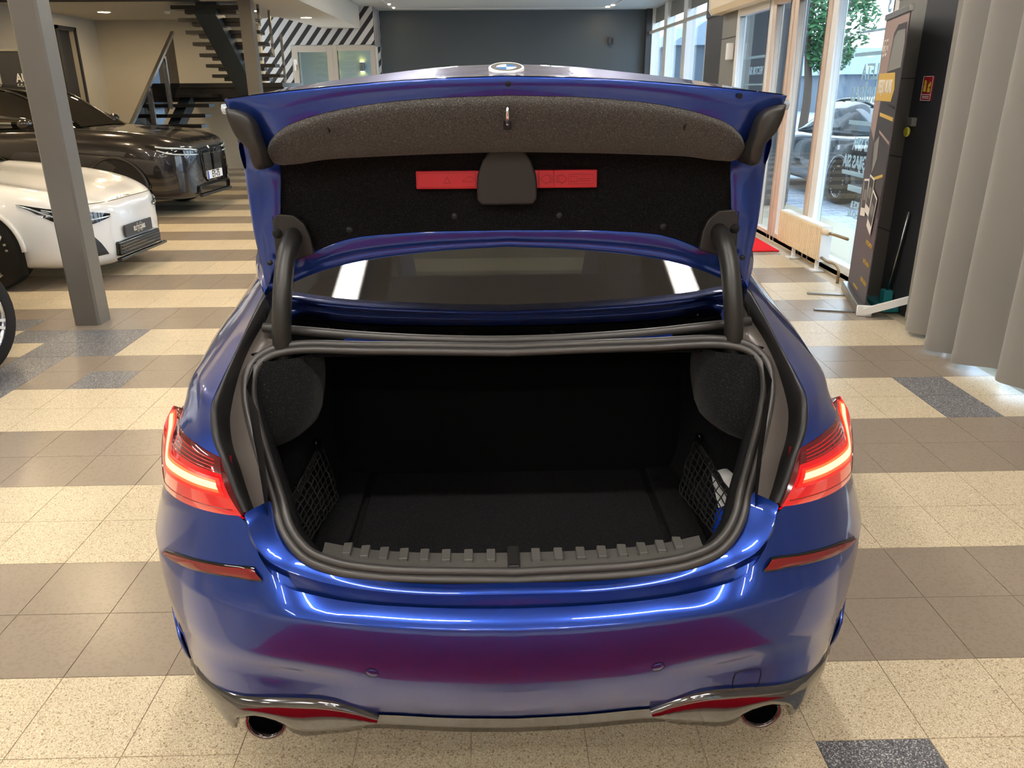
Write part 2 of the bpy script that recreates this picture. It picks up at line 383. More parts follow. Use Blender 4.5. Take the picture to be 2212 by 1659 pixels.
w1s = MB(); w1s.box((-2.96, YS+.1, 0), (-2.86, YS+.3, 2.6)); w1s.box((-2.96, YS+.55, 0), (-2.86, YS+.68, 2.6)); w1s.build('trim_3', 'frame_white', kind='structure')
for i, (x, z) in enumerate([(-4.35, 2.25), (-3.62, 2.2), (-3.1, 2.2)]):
    t = empty('wall_sconce', (x, 23.55, z), ['up and down wall sconce seen through the office door pane', 'wall sconce at the left edge of the office window pane', 'wall sconce near the right edge of the office window pane'][i], 'wall lamp', 'office sconces')
    MB().box((x-.05, 23.48, z-.12), (x+.05, 23.6, z+.12)).build('housing', 'steel', t, bevel=.01)
    MB().box((x-.045, 23.49, z+.12), (x+.045, 23.59, z+.125)).build('lamp_top', 'sconce', t); MB().box((x-.045, 23.49, z-.125), (x+.045, 23.59, z-.12)).build('lamp_bottom', 'sconce', t)
t = empty('office_lamp', (-4.25, 22.6, 2.95), 'round warm ceiling lamp seen through the office door pane', 'ceiling lamp')
MB().lathe([(.001, -.05), (.2, -.05), (.24, -.02), (.24, 0)], (-4.25, 22.6, 3.0), (0, 0, 1), 24).build('diffuser', 'sconce', t, smooth=True); MB().lathe([(.26, 0), (.26, .03), (.001, .03)], (-4.25, 22.6, 3.0), (0, 0, 1), 24).build('base', 'white', t)
MB().box((-5.4, 20.8, 3.02), (-2.9, 23.7, 3.08)).build('ceiling_office', 'panel_grey', kind='structure')
# right side: pier, glazed front, far windows
rw = MB()
rw.box((3.08, 11.4, 0), (4.2, 12.25, CZ)); rw.build('wall_pier', 'panel_black', kind='structure')
MB().box((3.08, 10.75, 0), (3.3, 11.4, CZ)).build('wall_right', 'panel_grey', kind='structure')
pj = MB()
for z in (.9, 1.55, 2.2): pj.box((3.074, 10.76, z), (3.08, 11.4, z+.008))
pj.build('trim_4', 'panel_black', kind='structure')
MB().box((3.06, 10.74, 2.52), (3.3, 12.25, CZ)).build('wall_right_upper', 'panel_black', kind='structure')
MB().box((3.06, 5.3, 2.62), (3.3, 10.75, CZ)).build('wall_right_header', 'panel_grey', kind='structure')
rb = empty('roller_box', (3.0, 8.3, 2.6), 'cream roller shutter box above the glazed entrance', 'shutter box')
MB().extrude([(2.88, 5.9, 2.56), (2.92, 5.9, 2.50), (3.055, 5.9, 2.50), (3.055, 5.9, 2.74), (2.88, 5.9, 2.74)], (0, 5.45, 0)).build('housing', 'radiator_cream', rb)
MB().extrude([(2.87, 11.35, 2.55), (2.91, 11.35, 2.49), (3.06, 11.35, 2.49), (3.06, 11.35, 2.75), (2.87, 11.35, 2.75)], (0, .05, 0)).build('end_cap', 'frame_white', rb, bevel=.01)
# glazed front: mullions and panes between Y=5.9 and 10.75
GX = 3.10
def pane(n, y0, y1, z0, z1, fw, m, kind='window'):
    p = MB().box((GX+.02, y0+fw, z0+fw), (GX+.035, y1-fw, z1-fw)).build('%s_%d' % (kind, n), 'window_glass', kind='structure')
    f = MB(); f.box((GX-.03, y0, z0), (GX+.06, y0+fw, z1)); f.box((GX-.03, y1-fw, z0), (GX+.06, y1, z1)); f.box((GX-.03, y0+fw, z1-fw), (GX+.06, y1-fw, z1)); f.box((GX-.03, y0+fw, z0), (GX+.06, y1-fw, z0+fw))
    f.build('frame', m, p, bevel=.01)
    return p
pw = {}
pw[2] = pane(2, 9.38, 10.72, .0, 2.52, .10, 'frame_white'); pw[3] = pane(3, 8.72, 9.36, .0, 2.52, .09, 'frame_beige', 'door')
pw[4] = pane(4, 7.74, 8.70, .0, 2.52, .10, 'frame_beige', 'door'); pw[5] = pane(5, 6.42, 7.72, .0, 2.52, .12, 'frame_white')
MB().box((3.07, 6.42, -.02), (3.2, 10.75, .05)).build('trim_5', 'frame_beige', kind='structure')
kp = MB(); kp.box((3.0, 10.78, 1.93), (3.08, 10.88, 2.13)); kp.box((3.02, 10.9, 2.0), (3.07, 10.96, 2.02)); kp.build('door_closer', 'white', bevel=.01, label='small white closer box on the wall beside the glazed entrance', cat='closer')
def glass_text(n, body, y, z, size, sq=.8):
    text('lettering', body, size, frame((GX+.04, y, z), (0, 1, 0), (0, 0, 1)), 'decal', pw[n], extrude=.001, bold=.004, squeeze=sq)
def glass_bar(n, y0, y1, z, h=.03): MB().box((GX+.038, y0, z), (GX+.042, y1, z+h)).build('lettering_bar', 'decal', pw[n])
glass_text(5, 'BALETA', 6.86, 1.71, .17); glass_text(5, 'NODARBĪBAS', 6.82, 1.53, .17); glass_bar(5, 6.56, 7.28, 1.84)
glass_text(5, '123 SPA', 6.88, 1.13, .145); glass_text(5, 'TEHNOLOĢIJAS SIA', 6.72, .98, .145); glass_bar(5, 6.56, 7.22, 1.29, .035); glass_bar(5, 6.56, 7.22, .87, .035)
glass_text(5, 'OFFICE &', 6.82, .63, .08); glass_text(5, 'WAREHOUSE', 6.80, .55, .08); glass_bar(5, 6.74, 7.06, .74, .05); glass_text(5, '3', 6.76, 2.21, .2); glass_bar(5, 6.56, 7.25, 2.02, .02)
glass_text(2, 'ZONE VECTOR SIA', 9.86, 1.78, .12); glass_bar(2, 9.5, 10.45, 1.92, .03); glass_bar(2, 9.5, 10.45, 1.62, .02)
# far windows
FX = 4.14
def fpane(n, y0, y1):
    p = MB().box((FX+.02, y0, .2), (FX+.03, y1, CZ)).build('window_%d' % n, 'window_glass', kind='structure')
    return p
for i, (y0, y1) in enumerate([(20.3, 21.7), (18.3, 19.6), (16.3, 17.6), (14.3, 15.6), (12.3, 13.6)]): fpane(6+i, y0-.35, y1+.35)
fm = MB()
for y in (21.75, 19.95, 17.95, 15.95, 13.95, 12.3): fm.box((FX-.10, y-.17, 0), (FX+.1, y+.17, CZ))
fm.box((FX-.03, 12.3, 0), (FX+.1, 21.8, .25)); fm.build('trim_6', 'frame_white', kind='structure', bevel=.01)
MB().bar((FX-.14, 12.3, 2.9), (FX-.14, 21.8, 2.9), .05, .06).build('trim_7', 'frame_grey', kind='structure')
for i, y0 in enumerate((20.12, 18.12, 16.12)):
    MB().box((FX-.02, y0, 3.12), (FX-.01, y0+1.66, CZ)).build('roller_blind', 'panel_grey', label=['grey roller blind nearest the dark back wall', 'grey roller blind in the middle of the far windows', 'grey roller blind nearest the dark pier'][i], cat='blind', group='roller blinds')
MB().box((3.9, 21.6, 0), (4.25, 21.9, CZ)).build('wall_back_corner', 'panel_black', kind='structure')
# pier beside the curtain
px_ = MB(); px_.box((3.05, 5.42, 0), (3.3, 6.42, CZ)); px_.build('wall_right_pier', 'panel_grey', kind='structure')
pj = MB()
for z in (.55, 1.1, 1.65, 2.2): pj.box((3.044, 5.97, z), (3.05, 6.42, z+.008))
pj.box((3.03, 5.0, 0), (3.05, 5.97, CZ)); pj.build('trim_8', 'panel_black', kind='structure')
# glazing behind the curtain
wb = MB().box((3.12, -5.9, .05), (3.13, 5.0, 2.6)).build('window_12', 'window_glass', kind='structure')
wf = MB()
for y in (-5.9, -4, -2, 0, 2, 4, 4.95): wf.box((3.06, y-.05, 0), (3.18, y+.05, 2.62))
wf.box((3.06, -5.9, 0), (3.18, 5.0, .06)); wf.build('frame', 'frame_white', wb)
MB().box((3.06, -6, 2.6), (3.3, 5.42, CZ)).build('wall_right_near', 'panel_grey', kind='structure')

# ------------------------------------------------------------------ columns
MB().extrude([(-3.085, 5.60, 0), (-3.07, 5.585, 0), (-2.915, 5.585, 0), (-2.90, 5.60, 0), (-2.90, 5.755, 0), (-2.915, 5.77, 0), (-3.07, 5.77, 0), (-3.085, 5.755, 0)], (0, 0, CZ)).build('steel_column', 'steel_grey', kind='structure', label='near grey square steel column in front of the white car', cat='column')
MB().extrude([(-4.10, 14.1, 0), (-3.90, 14.1, 0), (-3.90, 14.3, 0), (-4.10, 14.3, 0)], (0, 0, SZ)).build('steel_column', 'steel_grey', kind='structure', label='far grey steel column beside the striped wall', cat='column')

# ------------------------------------------------------------------ lamps
def led(x, y, ln, lab, along='y', wd=.11):
    t = empty('linear_lamp', (x, y, CZ), lab, 'ceiling lamp', 'linear LED ceiling lamps')
    a, b_ = (wd/2, ln/2) if along == 'y' else (ln/2, wd/2)
    MB().box((x-a-.02, y-b_-.02, CZ-.05), (x+a+.02, y+b_+.02, CZ-.004)).build('housing', 'white', t)
    MB().box((x-a, y-b_, CZ-.058), (x+a, y+b_, CZ-.0505)).build('diffuser', 'led', t)
for x, nm in ((-.80, 'left of the blue car'), (1.04, 'right of the blue car')):
    for i, y in enumerate((-4.4, -2.0, .75, 3.35, 6.0, 9.0, 12.5, 16.0)):
        led(x*1.15 if i == 2 else x, y, 1.3, 'linear ceiling lamp %s, %s from the front wall' % (nm, ['first', 'second', 'third', 'fourth', 'fifth', 'sixth', 'seventh', 'eighth'][i]), along='x' if i in (1, 2) else 'y')
for i, (x, y) in enumerate(((-5.6, -3.5), (-5.6, -.5), (-5.6, 2.6), (-3.2, -3.5), (-3.2, -.5), (-3.2, 2.6))):
    led(x, y, 1.3, 'linear ceiling lamp over the open floor on the left, number %s' % ['one', 'two', 'three', 'four', 'five', 'six'][i])
DL = [(-7.15, 16.1), (-4.42, 16.0), (-5.8, 13.6), (-7.6, 11.5), (-5.8, 11.0), (-3.9, 11.5), (-7.6, 8.8), (-5.8, 8.5), (-4.0, 8.6), (-5.6, 6.3), (-3.8, 6.4), (-3.75, 17.5)]
for i, (x, y) in enumerate(DL):
    t = empty('downlight', (x, y, SZ), 'round warm recessed downlight in the mezzanine soffit, ' + ['beside the door at the far left', 'by the top of the stairs', 'behind the dark SUV', 'over the rear of the dark SUV', 'over the dark SUV cabin', 'over the dark SUV bonnet', 'over the rear of the white car', 'over the white car roof', 'over the white car bonnet', 'left of the near column', 'nearest the near column', 'in front of the striped wall'][i], 'downlight', 'soffit downlights')
    MB().lathe([(.001, -.008), (.105, -.008)], (x, y, SZ), (0, 0, 1), 20).build('diffuser', 'downlight', t); MB().lathe([(.105, -.001), (.105, -.012), (.125, -.010), (.128, -.001)], (x, y, SZ), (0, 0, 1), 20).build('ring', 'white', t, smooth=True)
for i, (x, y) in enumerate(((2.9, 20.6), (2.82, 21.0), (-2.4, 21.0), (-2.4, 20.15))):
    t = empty('spotlight', (x, y, CZ), 'small recessed ceiling spot by the dark back wall, ' + ['second from the right corner', 'at the right trim corner', 'at the left trim corner', 'second from the left corner'][i], 'spotlight', 'recessed spots')
    MB().lathe([(.001, -.006), (.05, -.006)], (x, y, CZ-.01), (0, 0, 1), 16).build('lens', 'downlight', t); MB().lathe([(.05, 0), (.05, -.01), (.075, -.008), (.075, 0)], (x, y, CZ-.005), (0, 0, 1), 16).build('ring', 'white', t)
t = empty('smoke_detector', (-6.0, 16.1, SZ), 'small white smoke detector on the soffit between two downlights', 'smoke detector')
MB().lathe([(.001, -.05), (.035, -.05), (.05, -.03), (.055, 0)], (-6.0, 16.1, SZ), (0, 0, 1), 16).build('body', 'white', t, smooth=True); MB().lathe([(.06, -.012), (.06, 0)], (-6.0, 16.1, SZ), (0, 0, 1), 16).build('base', 'white', t)
t = empty('wall_siren', (3.0, 21.8, 2.72), 'small black box on the dark back wall', 'siren')
MB().box((2.96, 21.74, 2.64), (3.05, 21.83, 2.82)).build('body', 'panel_black', t, bevel=.01); MB().box((3.07, 21.76, 2.66), (3.10, 21.83, 2.80)).build('bracket', 'panel_black', t)
t = empty('light_switch', (-6.05, 17.93, 2.0), 'small black square switch on the wall beside the stairs', 'switch')
MB().box((-6.86, 17.93, 2.02), (-6.70, 17.95, 2.20)).build('plate', 'panel_black', t, bevel=.004); MB().box((-6.82, 17.925, 2.06), (-6.74, 17.93, 2.16)).build('rocker', 'ink', t)
mat('seat_shadow_black', (14, 14, 15), .95, spec=.05)  # near-black that paints the boot's deep shadow onto the seat back
speckle(mat('pod_felt', (34, 34, 35), .95, spec=.1, sheen=.1), (19, 19, 20), [((52, 52, 53), 1., .07)], 800, bump=.5)
# ------------------------------------------------------------------ the blue saloon with its boot open
CX = .03
car = empty('blue_car', (CX, 3.65, 0), 'glossy blue saloon car seen from behind with its boot lid wide open', 'car')
CT = Matrix.Translation((CX, 0, 0))
def cb(mb, name, m, parent=car, **k):
    k.setdefault('smooth', True)
    return mb.build(name, m, parent, M=CT, **k)
def full(half): return mirx(half[::-1])[:-1] + list(half)
# --- bumper: crest plan and rows (half, x from the centre line)
K = [(0,1.277,.60),(.15,1.283,.60),(.30,1.301,.60),(.41,1.321,.60),(.48,1.338,.60),(.525,1.351,.60),(.57,1.367,.60),(.62,1.39,.60),(.69,1.433,.60),(.77,1.515,.602),(.84,1.622,.605),(.885,1.735,.608),(.908,1.88,.61),(.915,2.15,.615)]
T = [(0,1.317,.622),(.15,1.323,.622),(.30,1.340,.623),(.40,1.364,.626),(.472,1.372,.648),(.512,1.383,.69),(.567,1.440,.772),(.605,1.455,.772),(.68,1.505,.762),(.755,1.578,.745),(.815,1.668,.725),(.862,1.775,.705),(.885,1.90,.70),(.892,2.15,.70)]
NC = 61
Mid = [Vector(a).lerp(Vector(k), .5) + Vector((0, -.003 if i < 4 else -.006, .003 if i < 4 else 0)) for i, (a, k) in enumerate(zip(T, K))]
Kp = [Vector(k).lerp(Vector(m_), .07) + Vector((0, 0, .001)) for k, m_ in zip(K, Mid)]
DZ = [(.62,0,1.,0.),(.594,-.0012,1.,0.),(.55,.001,1.002,0.),(.50,.010,1.002,0.),(.462,.020,1.0,0.),(.445,.026,.999,.020),(.40,.042,.996,.022),(.34,.068,.990,.016),(.287,.096,.983,.010),(.24,.118,.974,.004),(.20,.135,.964,0.)]
KX = [k[0] for k in K]
def kyi(x):
    x = abs(x)
    for a_, c_ in zip(K, K[1:]):
        if a_[0] <= x <= c_[0]: return a_[1] + (c_[1]-a_[1])*(x-a_[0])/(c_[0]-a_[0])
    return K[-1][1]
def dzi(z):
    z = max(.20, min(.62, z))
    for p, q in zip(DZ, DZ[1:]):
        if q[0] <= z <= p[0]:
            t = (p[0]-z)/(p[0]-q[0]); return [p[i]+(q[i]-p[i])*t for i in (1, 2, 3)]
def shape(x, y, z):
    """a crest point carried down to height z"""
    dy, sx, sc_ = dzi(z)
    k = 1 - .78*max(0., min(1., (x-.28)/.36))
    s_ = sc_*max(0., min(1., (x-.30)/.2))*max(0., min(1., (.83-x)/.06))
    return Vector((x*sx, y + dy*k + s_*k, z))
def low(z): return [shape(x, y, z) for x, y, zz in K]
def by(x, z):
    dy, sx, sc_ = dzi(z); return shape(x/sx, kyi(x/sx), z).y
def zend(x): return .262 if x < .44 else (.29 if x < .66 else max(.212, .29 - .078*(x-.66)/.06))
def tail(): return [shape(x, y, zend(x)) for x, y, zz in K]
rows = [T, Mid, Kp, K] + [low(z) for z in (.596, .585, .55, .50, .462, .445, .40, .34, .31, .292)]
rows += [[shape(x, y, .292 + (min(zend(x), .291)-.292)*f) for x, y, zz in K] for f in (.5, 1.)]
rows = [full(cr(r, NC)) for r in rows]
bmp = MB().grid(rows)
BVH_B = BVHTree.FromPolygons([Vector(p) for p in bmp.v], bmp.f)
def onb(x, z, off=.003, y0=.8):
    h = BVH_B.ray_cast(Vector((x, y0, z)), Vector((0, 1, 0)))
    if h[0] is None: return Vector((x, 1.7, z)), Vector((0, -1, 0))
    n = h[1] if h[1].y < 0 else -h[1]
    return h[0] + n*off, n
bumper = cb(bmp, 'bumper', 'blue_paint')
# lower grey strip and diffuser inserts
lo1 = [Vector((p[0], by(p[0], .292)-.004, .292)) for p in K[:4]]; lo2 = [p + Vector((0, .008, -.028)) for p in lo1]; lo3 = [p + Vector((0, .016, -.054)) for p in lo1]; lo4 = [p + Vector((0, .07, -.058)) for p in lo1]
cb(MB().grid([full(cr(r, 15)) for r in (lo1, lo2, lo3, lo4)]), 'diffuser_strip', 'dark_chrome', bumper)
for sg in (1, -1):
    top = cr([(.828,1.625,.258),(.76,1.545,.300),(.645,1.462,.325),(.50,1.398,.346),(.405,1.378,.346),(.35,1.378,.318),(.305,1.382,.288)], 25)
    bot = cr([(.828,1.628,.246),(.70,1.535,.214),(.652,1.485,.206),(.636,1.462,.250),(.575,1.436,.276),(.522,1.420,.252),(.50,1.416,.226),(.42,1.412,.226),(.355,1.402,.234),(.315,1.392,.262)], 25)
    rws = []
    for f in (0, .25, .5, .75, 1.): rws.append([a.lerp(c, f) + Vector((0, 0, 0)) for a, c in zip(top, bot)])
    rws = [[Vector((p.x, by(p.x, p.z) - .008 - .012*math.sin(PI*i/4), p.z)) for p in r] for i, r in enumerate(rws)]
    rws.insert(0, [p + Vector((0, .03, .0)) for p in rws[0]]); rws.append([p + Vector((0, .10, .004)) for p in rws[-1]])
    m = MB().grid([mirx(r) if sg < 0 else r for r in rws]); cb(m, 'diffuser_insert', 'dark_chrome', bumper)
    ex = MB(); c = Vector((sg*.572, 1.432, .243)); ax = Vector((sg*-.02, -1, .02))
    ex.lathe([(.046, -.16), (.046, 0), (.044, .010), (.041, .010), (.038, 0), (.036, -.12)], c, ax, 36)
    tip = cb(ex, 'exhaust_tip', 'black_gloss'); cb(MB().lathe([(.0475, .006), (.0475, .011), (.040, .013), (.0395, .009)], c, ax, 36), 'ring', 'dark_chrome', tip)
    cb(MB().lathe([(.036, -.06), (.001, -.06)], c, ax, 24), 'baffle', 'void_black', tip)
    # air outlet at the corner
    def near(p, off):
        h = BVH_B.find_nearest(Vector(p)); n = h[1]
        if n.x*h[0].x < 0 and abs(n.x) > .2 or n.y > .3: n = -n
        q = h[0] + n*off; return Vector((sg*q.x, q.y, q.z))
    va = cr([(.888,1.690,.362),(.874,1.678,.31),(.850,1.655,.258)], 10); vb = cr([(.800,1.590,.365),(.808,1.600,.315),(.832,1.632,.250)], 10)
    cb(MB().grid([[near(p, .003) for p in lerp_rows(va, vb, f)] for f in (0, .5, 1.)]), 'air_outlet', 'void_black', bumper)
    vr = [near(p, .006) for p in va] + [near(p, .006) for p in vb[::-1]]; cb(MB().tube(vr + [vr[0]], .0045, 6, False), 'outlet_rim', 'blue_paint', bumper)
    # reflector strip
    def strip(pts, off):
        out = []
        for x, z in pts:
            p, n = onb(x, z, off); out.append(Vector((sg*p.x, p.y, p.z)))
        return out
    A = [Vector((x, z, 0)) for x, z in [(.788,.626),(.72,.652),(.64,.670),(.59,.677),(.55,.682),(.532,.683)]]
    B = [Vector((x, z, 0)) for x, z in [(.780,.622),(.71,.640),(.63,.655),(.57,.662),(.53,.665),(.516,.666)]]
    A = [(p.x, p.y) for p in cr(A, 24)]; B = [(p.x, p.y) for p in cr(B, 24)]
    Ao = [(x, z+.004) for x, z in A]; Bo = [(x, z-.004) for x, z in B]
    rim_ = cb(MB().grid([strip(Ao, .0015), strip(A, .004), strip(B, .004), strip(Bo, .0015)]), 'reflector', ['black_gloss'], bumper, label='long thin red reflector in the bumper')
    cb(MB().grid([strip(A, .006), strip([((a[0]+c[0])/2, (a[1]+c[1])/2) for a, c in zip(A, B)], .008), strip(B, .006)]), 'reflector_lens', 'reflector_red', rim_)
    for (x, z) in ((.298, .468), (.800, .395)):
        p, n = onb(x, z, .0008); q = Vector((sg*p.x, p.y, p.z)); n = Vector((sg*n.x, n.y, n.z))
        s_ = cb(MB().lathe([(.0128, .0), (.0122, .0006), (.001, .0008)], q, n, 24), 'parking_sensor', 'blue_paint', bumper)
        cb(MB().lathe([(.0128, .0004), (.0142, .0004)], q, n, 24), 'ring', 'void_black', s_)
def surf_outline(pts, wdt, off=.0015):
    out = []
    for r in (0, 1):
        out.append([onb(x*(1+r*0) + (wdt if r else 0)*dx, z + (wdt if r else 0)*dz, off)[0] for x, z, dx, dz in pts])
    return out
oc = []
for k in range(40):
    a = 2*PI*k/40; e = 4.0; c_, s_ = math.cos(a), math.sin(a)
    rr = (abs(c_)**e + abs(s_)**e)**(-1/e); oc.append((.515 + .031*rr*c_, .372 + .031*rr*s_, c_, s_))
oc.append(oc[0]); cb(MB().grid(surf_outline(oc, .0018)), 'tow_cover_gap', 'void_black', bumper)
# --- boot lip, groove and gutter
R1 = [(0,1.325,.655),(.18,1.329,.655),(.325,1.352,.657),(.41,1.374,.664),(.465,1.385,.679),(.505,1.39,.702),(.535,1.405,.74),(.55,1.425,.775),(.557,1.437,.782)]
SEAL = [(0,1.371,.661),(.29,1.381,.670),(.37,1.391,.680),(.43,1.41,.697),(.475,1.448,.731),(.505,1.502,.779),(.541,1.566,.836),(.576,1.632,.896),(.60,1.694,.951),(.60,1.74,.992),(.572,1.766,1.017),(.53,1.777,1.027),(.325,1.777,1.026),(0,1.77,1.02)]
R0 = [(0,1.350,.660),(.18,1.353,.660),(.315,1.368,.665),(.395,1.385,.674),(.448,1.405,.690),(.485,1.435,.718),(.502,1.462,.748),(.515,1.485,.775),(.520,1.49,.782)]
r1 = cr(R1, 41); r0 = cr(R0, 41)
lipr = [r0, [a.lerp(c, .5) + Vector((0, 0, .0008)) for a, c in zip(r0, r1)], [a.lerp(c, .94) + Vector((0, 0, .0004)) for a, c in zip(r0, r1)], [p + Vector((0, -.002, -.003)) for p in r1]]
gro = [p + Vector((.004, .002, -.020)) for p in r1]; gro2 = cr([Vector(p) + Vector((-.004, .004, -.010)) for p in T[:7]], 41)
cb(MB().grid([full(r) for r in lipr + [gro, gro2]]), 'boot_lip', 'blue_paint', angle=38)
cb(MB().grid([full(r) for r in ([p + Vector((0, .03, -.02)) for p in gro2], gro2, cr([Vector(p) + Vector((0, .001, -.002)) for p in T[:7]], 41))]), 'bumper_gap', 'void_black')
G = [(.622,1.97,1.118),(.632,1.86,1.07),(.643,1.75,1.02),(.648,1.65,.985),(.648,1.58,.957),(.638,1.54,.91),(.612,1.50,.876),(.583,1.462,.815),(.562,1.443,.775)]
GI = [(.555,1.84,1.03),(.578,1.79,1.022),(.600,1.748,.997),(.604,1.71,.970),(.592,1.672,.934),(.567,1.622,.888),(.545,1.582,.85),(.518,1.523,.796),(.497,1.478,.757)]
for sg in (1, -1):
    g1 = cr(G, 33); g0 = cr(GI, 33)
    def gl(f, dz): return [a.lerp(c, f) + Vector((0, .6*dz, -dz)) for a, c in zip(g1, g0)]
    def sd(rws): return [mirx(r) if sg < 0 else r for r in rws]
    cb(MB().grid(sd([gl(-.02, .0), gl(.05, -.010), gl(.16, -.010), gl(.27, -.002), gl(.34, .012)])), 'gutter_rubber', 'rubber')
    cb(MB().grid(sd([gl(.34, .012), gl(.42, .020), gl(.62, .022), gl(.80, .016), gl(.97, .010), gl(1.10, .016)])), 'gutter_channel', 'gutter_grey')
# rubber seal, two lobes
def sealpath(off, dz):
    P = cr(SEAL, 70); out = []
    for i, p in enumerate(P):
        t = (P[min(i+1, 69)] - P[max(i-1, 0)]).normalized(); n = Vector((0, -.669, .743)); s_ = t.cross(n).normalized()
        out.append(p + s_*off + n*dz)
    out[0].x = 0; out[-1].x = 0
    return mirx(out[::-1])[:-1] + out
cb(MB().tube(sealpath(.009, .002), .0095, 10, False), 'boot_seal', 'seal_rubber'); cb(MB().tube(sealpath(-.008, .004), .0095, 10, False), 'boot_seal_lip', 'seal_rubber')
# --- quarter panels, lamps and flanks
QA = [[(.622,1.97,1.118),(.66,2.08,1.118),(.71,2.22,1.10),(.76,2.36,1.07),(.80,2.49,1.03),(.832,2.60,.98)],
      [(.633,1.86,1.072),(.675,1.965,1.072),(.723,2.085,1.055),(.77,2.205,1.03),(.81,2.32,.995),(.84,2.42,.952)],
      [(.644,1.75,1.024),(.69,1.85,1.026),(.737,1.95,1.012),(.78,2.05,.992),(.822,2.15,.96),(.850,2.24,.92)],
      [(.650,1.65,.989),(.692,1.735,.993),(.737,1.82,.983),(.778,1.91,.965),(.815,2.005,.935),(.848,2.10,.892)],
      [(.650,1.58,.960),(.692,1.645,.966),(.733,1.715,.958),(.772,1.79,.943),(.808,1.88,.913),(.842,1.98,.868)],
      [(.640,1.54,.913),(.675,1.578,.927),(.712,1.632,.927),(.750,1.70,.920),(.788,1.785,.900),(.825,1.885,.862)],
      [(.612,1.50,.880),(.652,1.525,.888),(.695,1.566,.892),(.732,1.612,.892),(.758,1.665,.892),(.800,1.80,.876)]]
LB = [(.563,1.443,.773),(.60,1.455,.771),(.66,1.489,.765),(.725,1.545,.753),(.79,1.628,.732),(.838,1.715,.712),(.853,1.76,.757),(.838,1.775,.83),(.808,1.80,.872)]
LT = [(.612,1.50,.878),(.635,1.514,.882),(.660,1.532,.885),(.695,1.566,.889),(.718,1.595,.890),(.735,1.622,.890),(.750,1.655,.889),(.775,1.725,.884),(.806,1.795,.876)]
for sg in (1, -1):
    sd = lambda rws: [mirx(r) if sg < 0 else r for r in rws]
    cols = [cr(r, 15) for r in QA]; rws = list(zip(*cols)); rws = [cr(r, 25) for r in rws]
    qp = cb(MB().grid(sd(rws)), 'quarter_panel', 'blue_paint')
    # turned-in edge along the gutter
    e = cr([r[0] for r in QA], 25); cb(MB().grid(sd([e, [p + Vector((-.006, .002, -.004)) for p in e], [p + Vector((-.008, .006, -.02)) for p in e]])), 'panel_edge', 'blue_paint', qp)
    ftop = cr([(.806,1.80,.873),(.825,1.885,.862),(.842,1.98,.868),(.850,2.24,.92),(.832,2.60,.98),(.80,3.2,1.0)], 30); fbot = cr([(.862,1.775,.705),(.880,1.87,.70),(.888,1.98,.70),(.892,2.24,.70),(.892,2.60,.70),(.90,3.2,.70)], 30)
    fm_ = [ftop, [a.lerp(c, .3) + Vector((.014, 0, 0)) for a, c in zip(ftop, fbot)], [a.lerp(c, .65) + Vector((.012, 0, 0)) for a, c in zip(ftop, fbot)], fbot, [p + Vector((.018, 0, -.10)) for p in fbot], [p + Vector((.018, 0, -.22)) for p in fbot], [p + Vector((-.01, .05, -.40)) for p in fbot], [p + Vector((-.04, .05, -.48)) for p in fbot]]
    cb(MB().grid(sd(fm_)), 'side_panel', 'blue_paint')
    lb = cr(LB, 41); lt = cr(LT, 41)
    def lr(f, off=0., sh=0.):
        out = []
        for i, (a, c) in enumerate(zip(lb, lt)):
            t_ = max(0., min(1., (i-20)/12)); fi = min(f + sh*t_*t_*(3-2*t_), 1.0) if sh else f
            p = a.lerp(c, fi); o_ = Vector((p.x*.55, p.y-1.95, .25)).normalized()
            out.append(p + o_*(off + .014*math.sin(PI*max(0, min(1, fi))) + .004))
        return out
    lamp = cb(MB().grid(sd([lr(-.06, -.010), lr(0), lr(.1), lr(.22), lr(.34)])), 'tail_light', 'lamp_red', label='lit red tail light with a bright L-shaped band')
    def part(a, c, m, nm, off, i0=0, i1=41, sh=0.):
        rw_ = [r[i0:i1] for r in (lr(a, off-.002, sh), lr(a, off, sh), lr((a+c)/2, off+.001, sh), lr(c, off, sh), lr(c, off-.002, sh))]
        cb(MB().grid(sd(rw_)), nm, m, lamp)
    cb(MB().grid(sd([lr(.34), lr(.42), lr(.5), lr(.58)])), 'lamp_body', 'lamp_red', lamp)
    part(.31, .63, 'lamp_halo', 'light_guide_halo', .0010, 1, 39, .26); part(.37, .585, 'lamp_orange', 'light_guide_edge', .0016, 2, 38, .26); part(.425, .54, 'lamp_glow', 'light_guide', .0022, 2, 37, .26)
    cb(MB().grid(sd([lr(.58), lr(.66), lr(.72)])), 'lamp_inner', 'lamp_red', lamp)
    cb(MB().grid(sd([lr(.72), lr(.8), lr(.9), lr(1.0), lr(1.04, -.012)])), 'lamp_dark_lens', 'lamp_dark', lamp)
    for f in (.74, .80, .86, .92): part(f, f+.012, 'lamp_red', 'lamp_rib', .0006, 2, 24)
    part(.085, .10, 'lamp_dark', 'lamp_line', .0006, 1, 40)
    e_ = [Vector(p) for p in (lr(0)[0], lr(.5)[0], lr(1)[0])]; e_ = [Vector((sg*p.x, p.y, p.z)) for p in cr(e_, 9)]
    cb(MB().grid([e_, [p + Vector((-sg*.018, .018, .0)) for p in e_]]), 'lamp_edge', 'lamp_dark', lamp)
